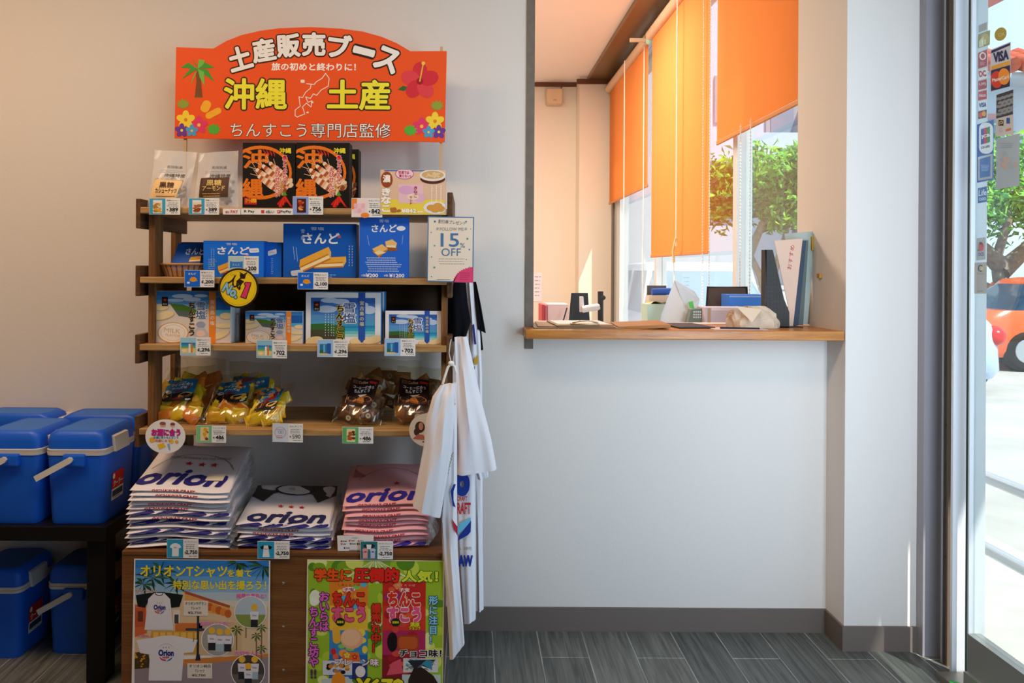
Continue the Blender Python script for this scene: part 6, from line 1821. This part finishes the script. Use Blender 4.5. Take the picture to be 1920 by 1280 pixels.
ZF = 0.80
dk = thing('office_desk', 'long low desk at the far end of the office carrying a monitor', 'desk', (0.6, 4.3, 0))
m = MB(); m.box((0.05, 3.9, ZF - 0.03), (1.25, 4.8, ZF), mat('desk_top', 'C9C2B8')); m.build('desktop', dk)
for x, y in ((0.07, 3.92), (1.19, 3.92), (0.07, 4.72), (1.19, 4.72)):
    m = MB(); m.box((x, y, 0), (x + 0.05, y + 0.05, ZF - 0.03), alu); m.build('leg', dk)
t = thing('monitor', 'dark monitor seen from behind on a white arm beyond the ledge', 'monitor', S(1090, 640, 4.2))
m = MB(); q_ = [S(1071, 549, 4.15), S(1102, 549, 4.25), S(1106, 606, 4.25), S(1066, 606, 4.15)]
m.prism(q_, (0.004, 0.02, 0), ink('2E3238')); m.build('screen_back', t)
m = MB(); m.prism([S(1088, 556, 4.12), S(1094, 556, 4.12), S(1096, 585, 4.12), S(1088, 585, 4.12)], (0, .04, 0), ink('E6E8EC')); m.tube([S(1092, 580, 4.1), S(1108, 577, 4.1), S(1124, 575, 4.1)], 0.020, ink('E6E8EC'), 10); m.build('arm', t)
m = MB(); pa, pb = S(1126, 640, 4.1), S(1126, 546, 4.1); pa.z = ZF
m.tube([pa, Vector((pa.x, 4.1, (pa.z + pb.z) / 2))], 0.014, alu, 10); m.build('pole', t)
m = MB(); m.tube([Vector((pa.x, 4.1, (pa.z + pb.z) / 2)), pb], 0.016, ink('3A3C40'), 10); m.ell(S(1130, 558, 4.09), (.018, .015, .015), ink('3A3C40'), 10, 6); m.build('clamp', t)
for i, (a, b, y, c, lab) in enumerate(((1016, 1021, 571, 'C8505A', 'dark red binder, leftmost on the far desk'), (1022, 1026, 572, 'D87A84', 'pink binder right of the dark red one on the far desk'), (1027, 1066, 570, 'F2D9D6', 'pale pink file box beside the binders on the far desk'))):
    carton('ring_binder' if i < 2 else 'file_box', lab, 'binder' if i < 2 else 'file box', a, y, b, 640, 4.05 + 0.01 * i, 0.2, ZF + 0.0005, c, c)
m = MB(); m.tube([S(1056, 602, 3.95), S(1063, 577, 3.98)], 0.004, ink('2A2A2E'), 6); q0 = S(1056, 612, 3.95)
m.tube([(q0.x, 3.95, ZF), S(1056, 602, 3.95)], 0.006, ink('2A2A2E'), 6); m.build('desk_microphone', label='thin black stick standing in front of the file box on the far desk', cat='stick')
a, b = S(1000, 511, 6.99), S(1016, 565, 6.99)
m = MB(); m.box((a.x - .12, 6.994, b.z), (b.x, 6.9995, a.z), ink('ECE6EE'))
f = Face(m, None, 1000, 511, 6.9935); f.bars(1002, 518, 1015, 6, 7, '9A94A8', 1, 1.5)
m.build('wall_notice', label='white paper notice on the far office wall', cat='notice')
a, b = S(1024, 169, 6.95), S(1053, 197, 6.95)
t = thing('wall_speaker', 'cream box speaker mounted high on the far office wall', 'speaker', (a.x, 6.9, b.z))
m = MB(); m.box((a.x, 6.87, b.z), (b.x, 6.995, a.z), mat('cream_plastic', 'D9BC98', rough=0.5), 0.012); m.build('case', t)
m = MB(); m.ell(((a.x + b.x) / 2, 6.868, b.z + .03), (.02, .004, .008), ink('C8A680'), 10, 6); m.tube([(b.x + .01, 6.98, a.z + .07), (b.x - .01, 6.98, a.z - .01)], .006, ink('6A4A2C'), 6); m.build('bracket', t)

# ============================================================ stickers on the glass door
def glassface(m, off=0.0, flip=1):
    xg = XF + off
    return Face(m, lambda x, y, l: RX(x, y, xg - 0.0004 - l * 0.0004))
def sticker(name, label, poly, c, draw, off):
    m = MB()
    f = glassface(m, off) if off > 0.01 else Face(m, lambda x, y, l: S(x, y, 2.2046 - l * 0.0004))
    f.poly(poly, c, 0)
    if draw: draw(f)
    return m.build(name, label=label, cat='sticker', group='payment stickers on the glass door')
ST, GL = 0.0015, 0.0175       # on the door stile / on the glass
Z1 = lambda f: f.crop(1700, 0, 0.2579)
Z2 = lambda f: f.crop(1700, 300, 0.2579)
def q1(pts): return [(1700 + x * 0.2579, y * 0.2579) for x, y in pts]
def q2(pts): return [(1700 + x * 0.2579, 300 + y * 0.2579) for x, y in pts]
sticker('door_sticker', 'small grey sticker, topmost on the door stile', q1([(524, 185), (584, 160), (583, 215), (524, 238)]), 'A39E98', None, ST)
def gold(f): Z1(f); f.ell(570, 285, 30, 42, 'B9A86A', 1); f.poly([(525, 300), (560, 262), (560, 335), (525, 345)], 'D8CFA8', 1.3); f.rect(548, 290, 556, 325, 'EDE6C8', 2); f.rect(566, 285, 574, 322, 'EDE6C8', 2)
sticker('door_sticker', 'gold and cream square sticker below the small grey one', q1([(520, 250), (607, 218), (604, 325), (519, 352)]), '9C8E5E', gold, ST)
sticker('door_sticker', 'round olive yellow sticker on the glass above the card sign', [(1888 + 0.2579 * (0) - 12 + 11.5 * math.cos(2 * PI * i / 24), 64 - 12.5 * math.sin(2 * PI * i / 24) - 2.2 * math.cos(2 * PI * i / 24)) for i in range(24)], 'B5A848', lambda f: (Z1(f), f.text('OK', 690, 250, 50, 26, 'D8D08A', 1, 0.02, 14)), GL)
def col(f):
    Z1(f)
    f.poly([(520, 385), (587, 358), (585, 480), (520, 500)], 'B4333C', 1); f.ring(553, 408, 20, 24, 9, 'F0E0DC', 2, 20); f.bars(534, 452, 572, 3, 8, 'E8B8B4', 2, 3)
    f.poly([(521, 510), (583, 492), (582, 566), (521, 582)], 'EDE8E6', 1); f.text('DC', 552, 535, 48, 40, 'B83A34', 2, 0.06, 9)
    f.poly([(521, 590), (582, 575), (582, 640), (521, 655)], 'B4333C', 1); f.text('UFJ', 551, 612, 44, 22, 'E8C8C4', 2, 0.03, 9)
    f.poly([(521, 668), (582, 653), (582, 718), (521, 732)], 'C03A44', 1); f.text('Nicos', 551, 692, 46, 22, 'F2DCD8', 2, 0.03, 9)
    f.poly([(521, 740), (582, 725), (582, 790), (521, 803)], 'E6E8F0', 1); f.text('VISA', 553, 762, 52, 30, '2E3F86', 2, 0.05, 9, None, 0.2)
    f.poly([(521, 810), (582, 796), (580, 852), (521, 866)], '3A3038', 1); f.ell(538, 836, 15, 20, 'D8402C', 2); f.ell(562, 826, 15, 20, 'E89A2C', 2.3)
sticker('door_sticker', 'tall red and white strip of card logos on the door stile', q1([(517, 380), (589, 352), (580, 855), (518, 870)]), 'DAD3D4', col, ST)
def visa(f):
    Z1(f)
    f.poly([(615, 368), (752, 312), (750, 330), (615, 388)], '2A2C5E', 1); f.text('VISA', 685, 408, 108, 66, '2A2F5E', 2, 0.05, 14, None, 0.2); f.poly([(615, 482), (750, 440), (749, 470), (615, 508)], 'E8A83A', 1)
    f.poly([(613, 512), (751, 472), (749, 628), (613, 662)], '2A2E50', 1.2); f.ell(655, 578, 44, 62, 'D8402C', 2, 24); f.ell(708, 556, 42, 60, 'F0962C', 2.4, 24); f.text('MasterCard', 682, 570, 122, 24, 'F4EEEA', 3.4, 0.03, 13)
sticker('door_sticker', 'large white and navy sign with two overlapping circles on the glass', q1([(610, 362), (757, 302), (752, 632), (609, 668)]), 'D2D4DC', visa, GL)
def waves(f):
    Z1(f)
    f.poly([(653, 690), (775, 650), (773, 830), (651, 862)], '3A4048', 1)
    for r_ in range(5):
        for c in range(4):
            x = 668 + c * 32 + (r_ % 2) * 16
            y = 730 + r_ * 28 - c * 10
            for k, rr in enumerate((19, 13, 7)): f.ring(x, y, rr, rr * 1.05, 2.4, 'C9CCCE', 1.5 + 0.05 * k, 10, 10, 170)
    f.rect(668, 872, 704, 914, '3A2E24', 1); f.text('JCB', 686, 893, 28, 26, 'C8B48A', 2, 0.05, 8); f.rect(725, 856, 750, 898, '2A5A9A', 1); f.ring(684, 945, 10, 12, 2, '9A948C', 1, 12); f.poly([(720, 940), (758, 928), (758, 946), (720, 956)], 'C87A5A', 1)
sticker('door_sticker', 'wave patterned card sticker on the glass below the navy sign', q1([(651, 690), (775, 648), (772, 970), (649, 994)]), 'C9C4C0', waves, GL)
def jcb(f):
    Z1(f)
    f.rrect(526, 890, 628, 1118, 46, 'E6E6EA', 1)
    f.poly([(540, 938), (562, 932), (562, 1045), (540, 1052)], '2A3E9A', 2); f.poly([(562, 932), (584, 926), (584, 1040), (562, 1045)], 'C8303E', 2); f.poly([(584, 926), (606, 918), (606, 1032), (584, 1040)], '1E8A52', 2)
    f.text('JCB', 573, 990, 62, 26, 'F4F4F6', 3, 0.04, 12); f.text('JCB CARD', 573, 1070, 66, 20, '2A2E38', 2, 0.03, 12)
    f.poly([(518, 1140), (625, 1118), (622, 1290), (518, 1305)], 'BFC4CC', 1)
def jcb2(f):
    jcb(f); Z2(f)
    f.poly([(518, 0), (624, -45), (622, 132), (520, 150)], 'A9A5A4', 1.2); f.poly([(532, -8), (610, -28), (608, 118), (532, 130)], '1E62A8', 1.6); f.bars(538, 35, 606, 5, 10, 'A8C4E4', 2, 4)
sticker('door_sticker', 'tall blue card sign with red, blue and green bars on the door stile', [(1700 + 512 * .2579, 905 * .2579), (1700 + 634 * .2579, 868 * .2579), (1700 + 632 * .2579, 300 + 142 * .2579), (1700 + 512 * .2579, 300 + 165 * .2579)], '1E4E9E', jcb2, ST)
sticker('door_sticker', 'faded pale blue poster on the glass in front of the tree', [(1700 + 652 * .2579, 1012 * .2579), (1700 + 822 * .2579, 968 * .2579), (1700 + 820 * .2579, 300 + 185 * .2579), (1700 + 648 * .2579, 300 + 215 * .2579)], 'A5B5BE', lambda f: (Z1(f), [f.ell(735 + rng.uniform(-50, 50), 1160 + rng.uniform(-60, 80), 18, 20, ('B5AFAA', '9CAFB8', 'BCA8A2')[i % 3], 1 + 0.02 * i, 10) for i in range(12)], f.bars(675, 1040, 790, 3, 14, '8FA0AA', 1, 4)), GL)
sticker('door_sticker', 'blue sticker reading Life CARD on the door stile', q2([(518, 205), (583, 190), (583, 302), (518, 315)]), '1E5A96', lambda f: (Z2(f), f.text('Life', 552, 236, 56, 42, 'DCE6F0', 1, 0.02, 8, None, 0.2), f.text('CARD', 552, 282, 50, 20, 'C9D8E8', 1, 0.03, 8)), ST)
sticker('door_sticker', 'grey sticker with a small red figure above the letters OCS', q2([(508, 568), (574, 560), (573, 722), (507, 730)]), 'A8A09A', lambda f: (Z2(f), f.ell(541, 630, 20, 34, 'C02A34', 1, 12), f.ell(540, 605, 13, 10, '3A2A2A', 1.4), f.ell(522, 655, 8, 8, '2A7A4A', 1.5), f.text('OCS', 540, 684, 40, 24, '3A3E7A', 1, 0.04, 4)), ST)
sticker('door_sticker', 'tall grey sticker with a navy crescent, lowest on the door stile', q2([(494, 746), (582, 742), (580, 970), (492, 970)]), 'A8988A', lambda f: (Z2(f), f.ring(538, 786, 16, 22, 8, '2A3050', 1, 16, 50, 310), f.ell(546, 790, 8, 12, 'D8B83A', 1.2), f.text('Coupon', 537, 826, 46, 12, '5A5048', 1), f.bars(512, 950, 555, 1, 8, '5A5048', 1, 4)), ST)
p = RX(1810, 1247, XF - 0.02)
m = MB()
for i in range(7):
    a = i * 0.9
    m.ell((XF - 0.045 + 0.010 * math.cos(a), 2.175 + 0.018 * math.sin(a), 0.024 + 0.004), (0.012, 0.014, 0.006), mat('green_scrap', '1E9A3C', rough=0.5), 8, 5)
m.build('green_scrap', label='crumpled green scrap lying on the threshold by the door frame', cat='scrap')
